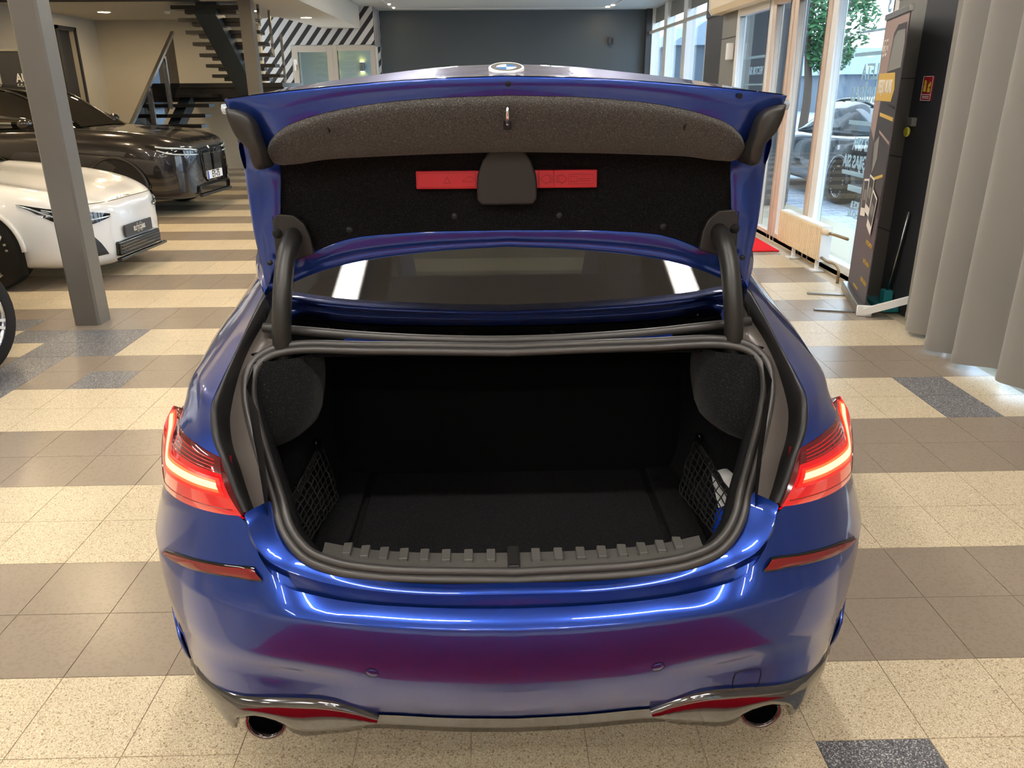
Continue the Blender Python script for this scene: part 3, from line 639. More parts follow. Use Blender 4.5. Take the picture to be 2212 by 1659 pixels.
# --- boot interior
def carpet_part(mb, nm, m='carpet', **k): return cb(mb, nm, m, **k)
carpet_part(MB().box((-.60, 1.44, .48), (.60, 2.13, .515)), 'boot_floor', smooth=False)
fp = MB().box((-.395, 1.46, .515), (.395, 2.11, .528)); carpet_part(fp, 'floor_panel', bevel=.006)
for sg in (1, -1):
    x0, x1 = sorted((sg*.41, sg*.50)); carpet_part(MB().box((x0, 1.46, .515), (x1, 2.11, .536)), 'side_ledge', bevel=.01)
carpet_part(MB().box((-.66, 2.12, .48), (.66, 2.2, 1.0)), 'seat_back_shade', 'seat_shadow_black', smooth=False)  # seat back pulled forward and blackened to stand in for the boot's shadow
carpet_part(MB().box((-.62, 1.80, 1.0), (.62, 2.62, 1.01)), 'parcel_shelf', smooth=False)
SI = [Vector(p) for p in SEAL]
for sg in (1, -1):
    sd = lambda rws: [mirx(r) if sg < 0 else r for r in rws]
    ring = cr(SEAL[3:12], 40)
    inn = [p + Vector((-.014, .010, -.004)) for p in ring]
    in2 = [p + Vector((-.022, .045, -.030)) for p in ring]
    carpet_part(MB().grid(sd([[p + Vector((-.004, .006, -.008)) for p in ring], inn, in2, [p + Vector((.01, .085, -.045)) for p in ring]])), 'opening_trim')
    wall = []
    for y in (1.46, 1.60, 1.75, 1.90, 2.1, 2.3, 2.48):
        wx = .50 + .13*math.exp(-((y-1.72)/.16)**2)
        wall.append(cr([(wx-.02, y, .515), (wx, y, .56), (wx+.01, y, .70), (wx, y, .86), (min(wx, .60), y, 1.0)], 12))
    carpet_part(MB().grid(sd(wall)), 'side_trim')
    # padded hinge pod
    pod = []
    for k in range(13):
        a = PI*k/12
        pod.append(cr([(.595-.135*math.sin(a), 1.74+.10*(1-math.cos(a)), 1.01), (.600-.145*math.sin(a), 1.715+.12*(1-math.cos(a)), .95), (.592-.13*math.sin(a), 1.68+.14*(1-math.cos(a)), .89), (.580-.10*math.sin(a), 1.66+.15*(1-math.cos(a)), .835), (.590-.02*math.sin(a), 1.70+.12*(1-math.cos(a)), .80), (.63, 1.80, .79)], 14))
    carpet_part(MB().grid(sd(pod)), 'hinge_pod', 'pod_felt')
    cb(MB().lathe([(.001, .0), (.034, .0), (.036, .004)], (sg*.546, 1.772, .925), (0, -.75, .66), 24), 'hinge_slot', 'void_black')
    # net over the side pocket
    hook = Vector((sg*.515, 1.95, .70)); lowp = Vector((sg*.462, 1.50, .655)); lowb = Vector((sg*.475, 1.93, .545)); upp = Vector((sg*.505, 1.50, .73))
    nb = MB()
    nr = 11
    for i in range(nr+1):
        a = lowp.lerp(lowb, i/nr); c = upp.lerp(hook, i/nr); mid_ = [a.lerp(c, k/8) + Vector((sg*-.006*math.sin(k*PI/8)+sg*.003*random.uniform(-1, 1), 0, .003*random.uniform(-1, 1))) for k in range(9)]
        nb.tube(mid_, .0018, 4, False)
    for k in range(9):
        nb.tube([lowp.lerp(lowb, i/nr).lerp(upp.lerp(hook, i/nr), k/8) + Vector((sg*-.006*math.sin(k*PI/8), .0, .004*((i % 2)-.5))) for i in range(nr+1)], .0018, 4, False)
    net = cb(nb, 'cargo_net', 'net_cord')
    cb(MB().tube(cr([upp, upp.lerp(hook, .5) + Vector((0, 0, -.012)), hook], 10), .0075, 6, flat=.45), 'net_band', 'rubber', net)
    cb(MB().lathe([(.012, 0), (.012, .01), (.007, .014), (.007, .004)], hook + Vector((sg*.012, .0, .004)), (-sg, -.5, 0), 18), 'net_hook', 'black_gloss', net)
# scuff plate with ribs and latch slot
SP0 = [(0,1.388,.668),(.20,1.393,.671),(.33,1.404,.677),(.405,1.421,.684)]; SP1 = [(0,1.472,.657),(.20,1.476,.659),(.33,1.488,.664),(.415,1.505,.672)]
p0 = full(cr(SP0, 25)); p1 = full(cr(SP1, 25))
scf = cb(MB().grid([p0, lerp_rows(p0, p1, .35), [p + Vector((0, 0, -.003)) for p in lerp_rows(p0, p1, .45)], [p + Vector((0, 0, -.004)) for p in p1], [p + Vector((0, .012, -.13)) for p in p1]]), 'scuff_plate', 'grey_plastic', angle=35)
for k in range(-9, 10):
    if k == 0: continue
    f = (k*.0425/.4 + 1)/2
    if not 0.03 < f < .97: continue
    j = f*(len(p0)-1); i = int(j); fr = j-i
    a = p0[i].lerp(p0[min(i+1, len(p0)-1)], fr); c = p1[i].lerp(p1[min(i+1, len(p1)-1)], fr)
    cb(MB().bar(a.lerp(c, .40) + Vector((0, 0, -.001)), c + Vector((0, .004, -.002)), .019, .012), 'rib', 'grey_plastic', scf, bevel=.002)
ls = cb(MB().box((-.013, 1.392, .640), (.013, 1.470, .672)), 'latch_frame', 'black_plastic', scf, bevel=.003); cb(MB().box((-.008, 1.398, .650), (.008, 1.466, .674)), 'latch_slot', 'void_black', ls, smooth=False)
# --- rear window, roof and rest of the body
base = cr([(-.60,1.87,1.065),(-.3,1.845,1.043),(0,1.835,1.035),(.3,1.845,1.043),(.60,1.87,1.065)], 25)
topw = cr([(-.53,2.58,1.40),(-.27,2.60,1.425),(0,2.61,1.43),(.27,2.60,1.425),(.53,2.58,1.40)], 25)
gw = [[a.lerp(c, f) for a, c in zip(base, topw)] for f in [i/12 for i in range(13)]]
cb(MB().grid(gw), 'rear_window', 'car_glass')
cb(MB().tube([p + Vector((0, -.012, -.006)) for p in base], .012, 8), 'window_seal', 'seal_rubber')
cb(MB().grid([[p + Vector((0, -.02, -.012)) for p in base[4:-4]], [p + Vector((0, -.05, -.022)) for p in base[4:-4]]]), 'cowl_strip', 'blue_paint')
for sg in (1, -1):
    sd = lambda rws: [mirx(r) if sg < 0 else r for r in rws]
    a = cr([(.60,1.865,1.062),(.62,2.1,1.19),(.57,2.35,1.31),(.53,2.58,1.40)], 16); c = cr([(.622,1.97,1.112),(.71,2.22,1.10),(.76,2.36,1.072),(.80,2.49,1.03)], 16)
    c2 = cr([(.622,1.965,1.116),(.70,2.2,1.17),(.68,2.42,1.28),(.62,2.62,1.38)], 16)
    cb(MB().grid(sd([a, lerp_rows(a, c2, .3)])), 'window_border', 'black_gloss'); cb(MB().grid(sd([lerp_rows(a, c2, .3), c2, lerp_rows(c2, cr([(.622,1.97,1.116),(.71,2.22,1.10),(.76,2.36,1.07),(.82,2.62,1.0)], 16), 1.0)])), 'rear_pillar', 'blue_paint')
    sg_ = MB().grid(sd([cr([(.82,2.62,1.0),(.82,3.3,1.0),(.80,4.1,.99)], 12), cr([(.62,2.64,1.38),(.60,3.1,1.40),(.60,3.5,1.36)], 12)])); cb(sg_, 'side_window', 'car_glass')
    # rear wheel and front wheel
    for y in (2.22, 5.07):
        ty = MB().lathe([(.20,-.10),(.29,-.115),(.325,-.10),(.332,0),(.325,.10),(.29,.115),(.20,.10)], (sg*.79, y, .333), (sg, 0, 0), 32); wh = cb(ty, 'wheel', 'tyre')
        cb(MB().lathe([(.22,.09),(.21,.05),(.05,.07),(.001,.08)], (sg*.79, y, .333), (sg, 0, 0), 24), 'rim', 'alloy', wh)
rt = MB()
rf = []
for y, z, wd in ((2.6,1.43,.53),(3.0,1.44,.58),(3.5,1.42,.60),(4.3,1.05,.70),(5.0,.95,.80),(5.6,.86,.80),(5.9,.72,.66)):
    rf.append(cr([(-wd-.02,y,z-.05),(-wd*.8,y,z-.005),(0,y,z),(wd*.8,y,z-.005),(wd+.02,y,z-.05)], 13))
cb(rt.grid(rf), 'roof_and_bonnet', 'blue_paint')
ub = MB(); ub.box((-.62, 1.66, .20), (.62, 1.95, .27)); ub.box((-.62, 1.95, .18), (.62, 5.8, .30)); cb(ub, 'underbody', 'rubber', smooth=False)
for sg in (1, -1):
    fr_ = MB().grid([cr([(sg*.90,3.2,.95),(sg*.90,4.3,.93),(sg*.88,5.2,.86),(sg*.66,5.88,.70)], 14), cr([(sg*.91,3.2,.60),(sg*.91,4.3,.60),(sg*.91,5.2,.58),(sg*.66,5.9,.5)], 14), cr([(sg*.88,3.2,.22),(sg*.88,4.3,.22),(sg*.88,5.2,.22),(sg*.62,5.9,.22)], 14)]); cb(fr_, 'front_side_panel', 'blue_paint')
# ------------------------------------------------------------------ raised boot lid
NE = cr([(0,1.735,1.626),(.19,1.735,1.620),(.385,1.735,1.606),(.52,1.737,1.593),(.588,1.742,1.585)], 31)
SE = cr([(0,2.0,1.657),(.155,2.0,1.651),(.287,2.0,1.637),(.45,1.99,1.612),(.595,1.975,1.58)], 31)
FB = cr([(0,1.745,1.590),(.19,1.748,1.583),(.336,1.75,1.567),(.425,1.752,1.547),(.476,1.757,1.528),(.508,1.77,1.503),(.535,1.81,1.465)], 31)
LN = cr([(0,1.86,1.470),(.19,1.86,1.466),(.31,1.86,1.462),(.417,1.86,1.457),(.48,1.86,1.449),(.515,1.862,1.450),(.538,1.868,1.468)], 31)
lid = cb(MB().grid([full(r) for r in ([p + Vector((0, .004, .002)) for p in NE], lerp_rows(NE, SE, .3), [p + Vector((0, 0, .006)) for p in lerp_rows(NE, SE, .6)], SE)]), 'boot_lid', 'blue_paint', label='raised blue boot lid showing its black felt lining')
SEb = [Vector((p.x*1.02, 2.02, p.z-.03)) for p in SE]; MO = [Vector((p.x*1.05, 2.035, 1.42)) for p in SE]
LO = cr([(0,1.975,1.229),(.19,1.975,1.218),(.40,1.975,1.190),(.50,1.975,1.162),(.57,1.975,1.133),(.625,1.972,1.114)], 31)
cb(MB().grid([full(r) for r in (SE, SEb, MO, [p + Vector((0, .03, .03)) for p in LO], LO)]), 'lid_outer_skin', 'blue_paint', lid)
fl_ = [lerp_rows(NE, FB, f) for f in (0, .08, .5, .9, 1.0)]; fl_[1] = [p + Vector((0, -.003, 0)) for p in fl_[1]]
cb(MB().grid([full(r) for r in fl_]), 'lid_rear_flange', 'blue_paint', lid)
li0 = [p + Vector((0, .004, .004)) for p in FB]
def ln(f, dy=0, dz=0): return [p + Vector((0, dy, dz)) for p in lerp_rows(FB, LN, f)]
cb(MB().grid([full(r) for r in (li0, ln(.03, -.006, -.004), ln(.10, -.012, -.006), ln(.35, -.018, -.010), ln(.65, -.018, -.012), ln(.88, -.012, -.010), ln(.97, -.002, -.006), ln(1.0, .012, .0), [p + Vector((0, .05, .012)) for p in LN])]), 'lid_lining_upper', 'lid_felt_lit', lid)
MT = cr([(0,1.905,1.485),(.30,1.905,1.482),(.46,1.905,1.475),(.546,1.90,1.46)], 31); MB_ = cr([(0,1.945,1.276),(.257,1.945,1.271),(.398,1.945,1.257),(.48,1.945,1.228),(.562,1.935,1.198)], 31)
mm = [lerp_rows(MT, MB_, f) for f in (0, .33, .66, 1.)]; mm[1] = [p + Vector((0, .016, 0)) for p in mm[1]]; mm[2] = [p + Vector((0, .012, 0)) for p in mm[2]]
cb(MB().grid([full(r) for r in mm]), 'lid_lining', 'carpet', lid)
bf = [[p + Vector((0, .006, 0)) for p in MB_], lerp_rows(MB_, LO, .10), lerp_rows(MB_, LO, .45), [p + Vector((0, -.006, 0)) for p in lerp_rows(MB_, LO, .62)], [p + Vector((0, .006, 0)) for p in lerp_rows(MB_, LO, .68)], [p + Vector((0, -.004, 0)) for p in lerp_rows(MB_, LO, .76)], LO]
cb(MB().grid([full(r) for r in bf]), 'lid_front_flange', 'blue_paint', lid)
for sg in (1, -1):
    sd = lambda rws: [mirx(r) if sg < 0 else r for r in rws]
    so = cr([(.605,1.86,1.50),(.622,1.93,1.425),(.622,1.945,1.275),(.618,1.958,1.20),(.616,1.97,1.122)], 20); si = cr([(.535,1.86,1.475),(.543,1.90,1.43),(.557,1.912,1.329),(.566,1.93,1.25),(.582,1.945,1.183)], 20)
    sm = lerp_rows(si, so, .45)
    cb(MB().grid(sd([[p + Vector((-.012, .01, 0)) for p in si], si, [p + Vector((0, .006, 0)) for p in sm], [p + Vector((0, -.002, 0)) for p in lerp_rows(si, so, .62)], [p + Vector((0, .006, 0)) for p in lerp_rows(si, so, .68)], [p + Vector((0, -.002, 0)) for p in lerp_rows(si, so, .85)], so, [p + Vector((.004, .05, 0)) for p in so], [p + Vector((0, .09, 0)) for p in so]])), 'lid_side_flange', 'blue_paint', lid)
    e1 = cr([(.588,1.742,1.585),(.592,1.86,1.585),(.597,1.975,1.58),(.61,2.02,1.55)], 12); e2 = cr([(.560,1.765,1.50),(.60,1.84,1.49),(.618,1.92,1.43),(.635,2.03,1.42)], 12)
    cb(MB().grid(sd([e1, [p + Vector((.004, 0, 0)) for p in lerp_rows(e1, e2, .3)], e2])), 'lid_corner', 'blue_paint', lid)
    e3 = cr([(.535,1.81,1.465),(.538,1.868,1.468)], 6); e4 = cr([(.560,1.765,1.50),(.60,1.86,1.49)], 6); cb(MB().grid(sd([e3, e4])), 'lid_corner_fill', 'blue_paint', lid)
    poly = [(.584,1.569),(.566,1.566),(.541,1.555),(.530,1.538),(.526,1.506),(.521,1.466),(.526,1.443),(.541,1.443),(.549,1.483),(.571,1.512),(.582,1.546)]
    P = cr([Vector((x, z, 0)) for x, z in poly + [poly[0]]], 45)[:-1]; cx_ = sum(p.x for p in P)/len(P); cz_ = sum(p.y for p in P)/len(P)
    def ringc(s_, y): return [(sg*(cx_ + (p.x-cx_)*s_), y + .55*(1.57-p.y)*.3, cz_ + (p.y-cz_)*s_) for p in P]
    cv = MB().grid([ringc(1., 1.81), ringc(1., 1.735), ringc(.95, 1.722), ringc(.8, 1.718)], closed=True); cv.face(ringc(.8, 1.718)); cb(cv, 'lamp_housing_cover', 'hinge_black', lid)
    cb(MB().lathe([(.001,.012),(.010,.009),(.012,-.01)], (sg*.592, 1.765, 1.566), (sg, -.3, 0), 16), 'lamp_lens_tip', 'lens_clear', lid)
    # lamp access knob in its dimple
    c = Vector((sg*.391, 1.785, 1.537)); ax = Vector((0, -.80, -.6))
    kn = cb(MB().lathe([(.026, -.012), (.026, .002), (.023, .0025)], c, ax, 28), 'knob_recess', 'void_black', lid)
    cb(MB().lathe([(.001, .026), (.0125, .026), (.0145, .022), (.0145, .010), (.0165, .008), (.0165, 0)], c, ax, 24), 'knob', 'black_plastic', kn)
    for (x, z) in ((.387, 1.281), (.1285, 1.311)):
        cb(MB().lathe([(.001, .007), (.006, .006), (.0085, .003), (.0095, 0)], (sg*x, 1.944, z), (0, -1, 0), 16), 'trim_clip', 'black_plastic', lid)
    br = MB().extrude([(sg*x, 1.938, z) for x, z in [(.566,1.325),(.515,1.322),(.49,1.300),(.478,1.27),(.474,1.226),(.50,1.218),(.568,1.195)]], (0, -.022, 0)); bk_ = cb(br, 'hinge_bracket', 'black_plastic', lid, smooth=False, bevel=.005)
    cb(MB().lathe([(.001,.004),(.010,.004),(.012,0)], (sg*.557, 1.915, 1.278), (0, -1, 0), 16), 'bolt', 'void_black', bk_)
    cb(MB().lathe([(.001,.006),(.006,.006),(.007,0)], (sg*.585, 1.925, 1.205), (0, -1, 0), 12), 'stop_buffer', 'rubber', lid)
    arm = cr([(.560,1.86,.86),(.548,1.80,.932),(.541,1.79,1.022),(.535,1.79,1.097),(.530,1.805,1.155),(.5285,1.845,1.212),(.524,1.88,1.250),(.520,1.925,1.268)], 28)
    cb(MB().tube([(sg*p.x, p.y, p.z) for p in arm], .0225, 14, flat=1.15), 'hinge_arm', 'hinge_black', label='black curved boot hinge arm')
# striker, inner cover, emblem, camera
st = cb(MB().tube(cr([(0,1.775,1.573),(0,1.755,1.570),(0,1.742,1.560),(0,1.752,1.535),(0,1.778,1.527)], 16), .0042, 8), 'lid_striker', 'chrome', lid, label='chrome latch striker')
cb(MB().box((-.009,1.768,1.520), (.009,1.772,1.580)), 'striker_slot', 'void_black', st, smooth=False, bevel=.003)
cvp = [(-.038,1.472),(.038,1.472),(.058,1.445),(.069,1.412),(.0715,1.39),(.0715,1.356),(.062,1.343),(-.062,1.343),(-.0715,1.356),(-.0715,1.39),(-.069,1.412),(-.058,1.445)]
cb(MB().extrude([(x, 1.93, z) for x, z in cvp], (0, -.035, 0)), 'inner_cover', 'black_plastic', lid, smooth=False, bevel=.006)
em = cb(MB().lathe([(.039,-.004),(.039,.003),(.036,.005),(.034,.0045)], (0,1.845,1.643), (0,-.27,.963), 40), 'emblem', 'plate_white', lid)
cb(MB().lathe([(.034,.0040),(.022,.0040)], (0,1.845,1.643), (0,-.27,.963), 40), 'emblem_ring', 'grey_plastic', em)
for q in range(4):
    a0 = q*PI/2; fr_ = frame((0,1.845,1.643), (1,0,0), (0,.963,.27)); pts = [fr_ @ Vector((0,0,.0042))] + [fr_ @ Vector((.022*math.cos(a0+k*PI/16), .022*math.sin(a0+k*PI/16), .0042)) for k in range(9)]
    cb(MB().face(pts), 'emblem_quadrant', ['white', 'emblem_blue'][(q+1) % 2], em, smooth=False)
cb(MB().lathe([(.001,.004),(.005,.004),(.006,0)], (.002, 1.738, 1.612), (0,-1,-.1), 12), 'camera_eye', 'void_black', lid)
cb(MB().lathe([(.001,.001),(.006,.001)], (.485, 1.731, 1.585), (0,-1,-.3), 12), 'drain_plug', 'void_black', lid)
# red warning triangle case clipped into the lid
wc = empty('warning_triangle_case', (CX, 1.93, 1.38), 'flat red plastic warning triangle case clipped inside the open boot lid', 'case')
cb(MB().box((-.216,1.916,1.379), (.216,1.940,1.421)), 'case', 'case_red', wc, smooth=False, bevel=.003)
lm = MB()
def outline(x0, x1, z0, z1, t=.0008, y=1.9155):
    lm.box((x0, y, z0), (x1, y+.001, z0+t)); lm.box((x0, y, z1-t), (x1, y+.001, z1)); lm.box((x0, y, z0), (x0+t, y+.001, z1)); lm.box((x1-t, y, z0), (x1, y+.001, z1))
outline(-.212, -.074, 1.383, 1.417); outline(.147, .207, 1.388, 1.411); outline(.152, .168, 1.393, 1.406); outline(.076, .077, 1.379, 1.421); outline(.112, .113, 1.379, 1.421)
def seg(pts, t=.0009):
    for a, c in zip(pts, pts[1:]): lm.bar((a[0],1.9155,a[1]), (c[0],1.9155,c[1]), t, .001, up=(0,1,0))
for d_ in (-1, 1):
    o_ = .1125 + d_*.004; seg([(o_+d_*.014,1.409),(o_+d_*.014,1.412),(o_+d_*.027,1.400),(o_+d_*.014,1.388),(o_+d_*.014,1.392),(o_+d_*.006,1.392)]); seg([(o_+d_*.014,1.409),(o_+d_*.006,1.409)])
    for k in range(3): seg([(o_+d_*(.001+.003*k),1.392),(o_+d_*(.001+.003*k),1.409)])
seg([(-.104,1.398),(-.098,1.403),(-.090,1.408),(-.082,1.406),(-.076,1.400),(-.082,1.396),(-.104,1.396),(-.104,1.398)]); seg([(-.150,1.393),(-.142,1.407),(-.134,1.393),(-.150,1.393)])
for z in (1.396, 1.401): seg([(.172,z),(.20,z)])
cb(lm, 'embossing', 'case_line', wc, smooth=False, kind='stuff')
# --- small things lying in the boot
pp = MB(); pr_ = []
for i in range(7):
    pr_.append([Vector((.555+.09*i/6+.01*j/6, 1.70+.15*j/6, .585+.06*j/6+.02*(i/6)+.004*math.sin(i+j))) for j in range(7)])
tpp = pp.grid(pr_).build('paper_sheet', 'paper', smooth=True, solid=.001, label='crumpled printed paper in the right boot pocket', cat='paper')
bt = empty('blue_bottle', (.545, 1.63, .517), 'round blue bottle top poking out of the right boot pocket below the paper', 'bottle')
MB().lathe([(.001,.148),(.014,.146),(.024,.138),(.029,.124),(.030,.105),(.030,.0),(.028,-.0)], (.545,1.63,.517), (0,0,1), 28).build('body', 'bottle_blue', bt, smooth=True); MB().lathe([(.031,.09),(.0315,.086),(.031,.082)], (.545,1.63,.517), (0,0,1), 28).build('collar', 'bottle_blue', bt, smooth=True)
kb = empty('tool_pouch', (-.46, 1.64, .52), 'black pouch with white lettering behind the left boot net', 'pouch')
MB().box((-.53,1.585,.52), (-.478,1.70,.69)).build('body', 'carpet', kb, bevel=.012)
for k in range(4): MB().box((-.522+.011*k, 1.5825, .664), (-.515+.011*k, 1.584, .679)).build('lettering', 'paper', kb)
# ------------------------------------------------------------------ other vehicles
def wheel(c, ax, r, wd, parent, M, spokes=10, dark='rim_dark', al='alloy', steer=0.):
    c = Vector(c); ax = Vector(ax).normalized(); ax = Matrix.Rotation(steer, 3, 'Z') @ ax
    ri = r*.72
    wh = MB().lathe([(ri*.98,-wd*.5),(r*.93,-wd*.5),(r*.985,-wd*.42),(r,-wd*.2),(r,wd*.2),(r*.985,wd*.42),(r*.93,wd*.5),(ri,wd*.49),(ri*.96,wd*.40)], c, ax, 40).build('wheel', 'tyre', parent, smooth=True, M=M, angle=50)
    MB().lathe([(ri,wd*.47),(ri*.95,wd*.46),(ri*.92,wd*.30)], c, ax, 40).build('rim', al, wh, smooth=True, M=M)
    MB().lathe([(ri*.95,wd*.22),(.001,wd*.22)], c, ax, 32).build('brake_disc', dark, wh, M=M)
    a = ax.orthogonal().normalized(); b_ = ax.cross(a); sp = MB()
    for k in range(spokes):
        t = 2*PI*k/spokes; d_ = a*math.cos(t) + b_*math.sin(t); e_ = d_.cross(ax)
        for s_ in (-1, 1):
            p = [c + ax*(wd*.40) + d_*(r*.10) + e_*(s_*r*.02), c + ax*(wd*.44) + d_*(ri*.96) + e_*(s_*r*.075)]
            sp.bar(p[0], p[1], r*.055, .02, up=tuple(ax))
    sp.build('spokes', al, wh, M=M)
    MB().lathe([(.001,wd*.45),(r*.12,wd*.44),(r*.15,wd*.38)], c, ax, 20).build('hub', dark, wh, smooth=True, M=M)
    return wh
CARBVH = {}
def hug(key, rows, off=.006):
    out = []
    for r in rows:
        q = []
        for p in r:
            h = CARBVH[key].find_nearest(Vector(p)); n = h[1]
            c = Vector((-1.5, 0, .5)); n = n if n.dot(h[0]-c) > 0 else -n
            q.append(h[0] + n*off)
        out.append(q)
    return out
def simple_car(name, label, M, st, paint, axles, wr, wy, gh, steer=0., spokes=10, wheel_al='alloy', clad=False):
    loc = M @ Vector((-2.4, 0, 0)); root = empty(name, loc, label, 'car')
    rows = []
    for x, w_, zb, zs, ze, zc in st:
        h = [(x,0,zb),(x,w_*.80,zb),(x,w_*.95,zb+.06),(x,w_*.995,zb+(zs-zb)*.35),(x,w_,zb+(zs-zb)*.7),(x,w_*.965,zs),(x,w_*.88,ze),(x,w_*.5,zc-.008),(x,0,zc)]
        h = cr(h, 28); rows.append([Vector((p.x,-p.y,p.z)) for p in h[::-1]][:-1] + h)
    rows2 = [list(r) for r in zip(*rows)]; rows2 = [cr(r, 60) for r in rows2]; rows = [list(r) for r in zip(*rows2)]
    b_ = MB().grid(rows); b_.face(rows[0]); b_.face(rows[-1])
    CARBVH[name] = BVHTree.FromPolygons([Vector(p) for p in b_.v], b_.f)
    body = b_.build('body', paint, root, smooth=True, M=M, angle=55)
    # greenhouse: glass with painted roof
    g = []
    for x, wb, zb, wt, zt in gh:
        h = cr([(x,wb,zb),(x,(wb+wt)/2+.03,(zb+zt)/2),(x,wt,zt-.02),(x,wt*.85,zt),(x,0,zt+.02)], 14); g.append([Vector((p.x,-p.y,p.z)) for p in h[::-1]][:-1] + h)
    g2 = [cr(list(r), 36) for r in zip(*g)]; g = [list(r) for r in zip(*g2)]
    MB().grid(g).build('windows', 'car_glass', root, smooth=True, M=M)
    n = len(g[0]); i0, i1 = 12, 34
    MB().grid([[p + Vector((0,0,.006)) for p in r[7:n-7]] for r in g[i0:i1]]).build('roof', paint, root, smooth=True, M=M)
    for s_ in (-1, 1):
        pl = [g[i][(n-7) if s_ > 0 else 6] + Vector((0, s_*.006, .004)) for i in range(1, 36)]
        MB().tube(pl, .028, 6, flat=.6).build('roof_rail', paint, root, smooth=True, M=M)
        for f, i in ((.5, 16), (.55, 26)):
            c0 = g[i][(n-1) if s_ > 0 else 0]; c1 = g[i][(n-8) if s_ > 0 else 7]
            MB().bar(c0 + Vector((0, s_*.01, 0)), c1 + Vector((0, s_*.01, 0)), .05, .02, up=(0,1,0)).build('pillar', 'black_gloss', root, M=M)
        for ax_ in axles:
            fr = ax_ > -2
            wheel((ax_, s_*wy, wr), (0, s_, 0), wr, .23, root, M, spokes, steer=steer if fr else 0., al=wheel_al)
            ar = MB()
            W_ = [r for r in st if True]; wbody = max(r[1] for r in st)
            arc = [(wr+.045, 0)]
            pts0 = [Vector((ax_ + (wr+.03)*math.cos(t), s_*(wbody-.002), wr + (wr+.03)*math.sin(t))) for t in [PI*k/24 for k in range(25)]]
            pts1 = [Vector((ax_ + (wr-.03)*math.cos(t)*.98, s_*(wbody+.004), wr + (wr-.05)*math.sin(t))) for t in [PI*k/24 for k in range(25)]]
            fill = MB().face([Vector((p.x, s_*(wbody+.003), p.z)) for p in pts0] + [Vector((ax_-(wr+.03), s_*(wbody+.003), st[3][2])), Vector((ax_+(wr+.03), s_*(wbody+.003), st[3][2]))][::1])
            fill.build('wheel_arch', 'void_black', root, M=M)
            MB().tube(pts0, .022, 6, flat=1.).build('arch_trim', 'black_plastic' if clad else paint, root, smooth=True, M=M)
    if name != 'dark_suv' and 'ELITE' not in label:
        k_ = -st[4][0]/.55
        for s_ in (-1, 1):
            t_ = cr([(-.02*k_,s_*.40,.60),(-.10*k_,s_*.62,.655),(-.28*k_,s_*.80,.70),(-.45*k_,s_*.88,.735)], 12); u_ = cr([(.0,s_*.42,.55),(-.07*k_,s_*.64,.54),(-.20*k_,s_*.79,.57),(-.43*k_,s_*.89,.715)], 12)
            MB().grid(hug(name, [lerp_rows(t_, u_, f) for f in (0, .33, .67, 1)])).build('headlight', 'lens_clear', root, smooth=True, M=M)
        a_ = cr([(.0,-.34,.34),(.0,0,.34),(.0,.34,.34)], 9); c_ = cr([(.0,-.30,.22),(.0,0,.22),(.0,.30,.22)], 9)
        MB().grid(hug(name, [lerp_rows(a_, c_, f) for f in (0, .5, 1)])).build('lower_grille', 'black_gloss', root, smooth=True, M=M)
    return root
def Mcar(x, y, ang): return Matrix.Translation((x, y, 0)) @ Matrix.Rotation(ang, 4, 'Z')
def plate(M, root, x, z, body, white=True, y=0., tilt=0.):
    p = MB().box((x-.005,y-.26,z-.055), (x+.012,y+.26,z+.055)).build('number_plate', 'plate_white' if white else 'plate_dark', root, M=M, bevel=.004)
    if white:
        MB().box((x+.012,y-.26,z-.053), (x+.0135,y-.215,z+.053)).build('plate_band', 'plate_blue', p, M=M)
    for b_, sz, dy, dz, m, sq in body: text('lettering', b_, sz, M @ frame((x+.015,y+dy,z+dz), (0,1,0), (0,0,1)), m, p, extrude=.001, bold=.002, squeeze=sq)
    return p
# white saloon behind the near column
SED = [(0,.36,.22,.55,.60,.62),(-.03,.50,.17,.58,.645,.665),(-.12,.68,.15,.62,.69,.715),(-.30,.83,.15,.67,.755,.775),(-.55,.925,.16,.72,.815,.825),(-.88,.937,.18,.77,.87,.875),(-1.3,.937,.18,.82,.915,.925),(-1.75,.937,.18,.86,.945,.965),(-2.6,.937,.18,.88,.96,.98),(-3.6,.937,.18,.90,.98,1.0),(-4.3,.91,.2,.90,.99,1.03),(-4.7,.82,.25,.85,.97,1.0),(-4.8,.70,.3,.8,.9,.92)]
SGH = [(-1.55,.80,.94,.78,.96),(-1.9,.84,.97,.66,1.16),(-2.35,.85,.98,.58,1.38),(-2.8,.85,.98,.56,1.44),(-3.4,.85,1.0,.55,1.41),(-4.0,.82,1.0,.56,1.25),(-4.4,.76,1.02,.66,1.06)]
MW = Mcar(-3.40, 7.55, math.radians(-3))
wc_ = simple_car('white_car', 'white saloon with a dark ELITE CARS plate parked behind the near steel column', MW, SED, 'white_paint', (-.88, -3.8), .345, .83, SGH, spokes=5)
plate(MW, wc_, .02, .40, [('EC', .12, 0, .0, 'steel', .8), ('ELITE CARS', .055, 0, .0, 'banner_white', .8)], white=False)
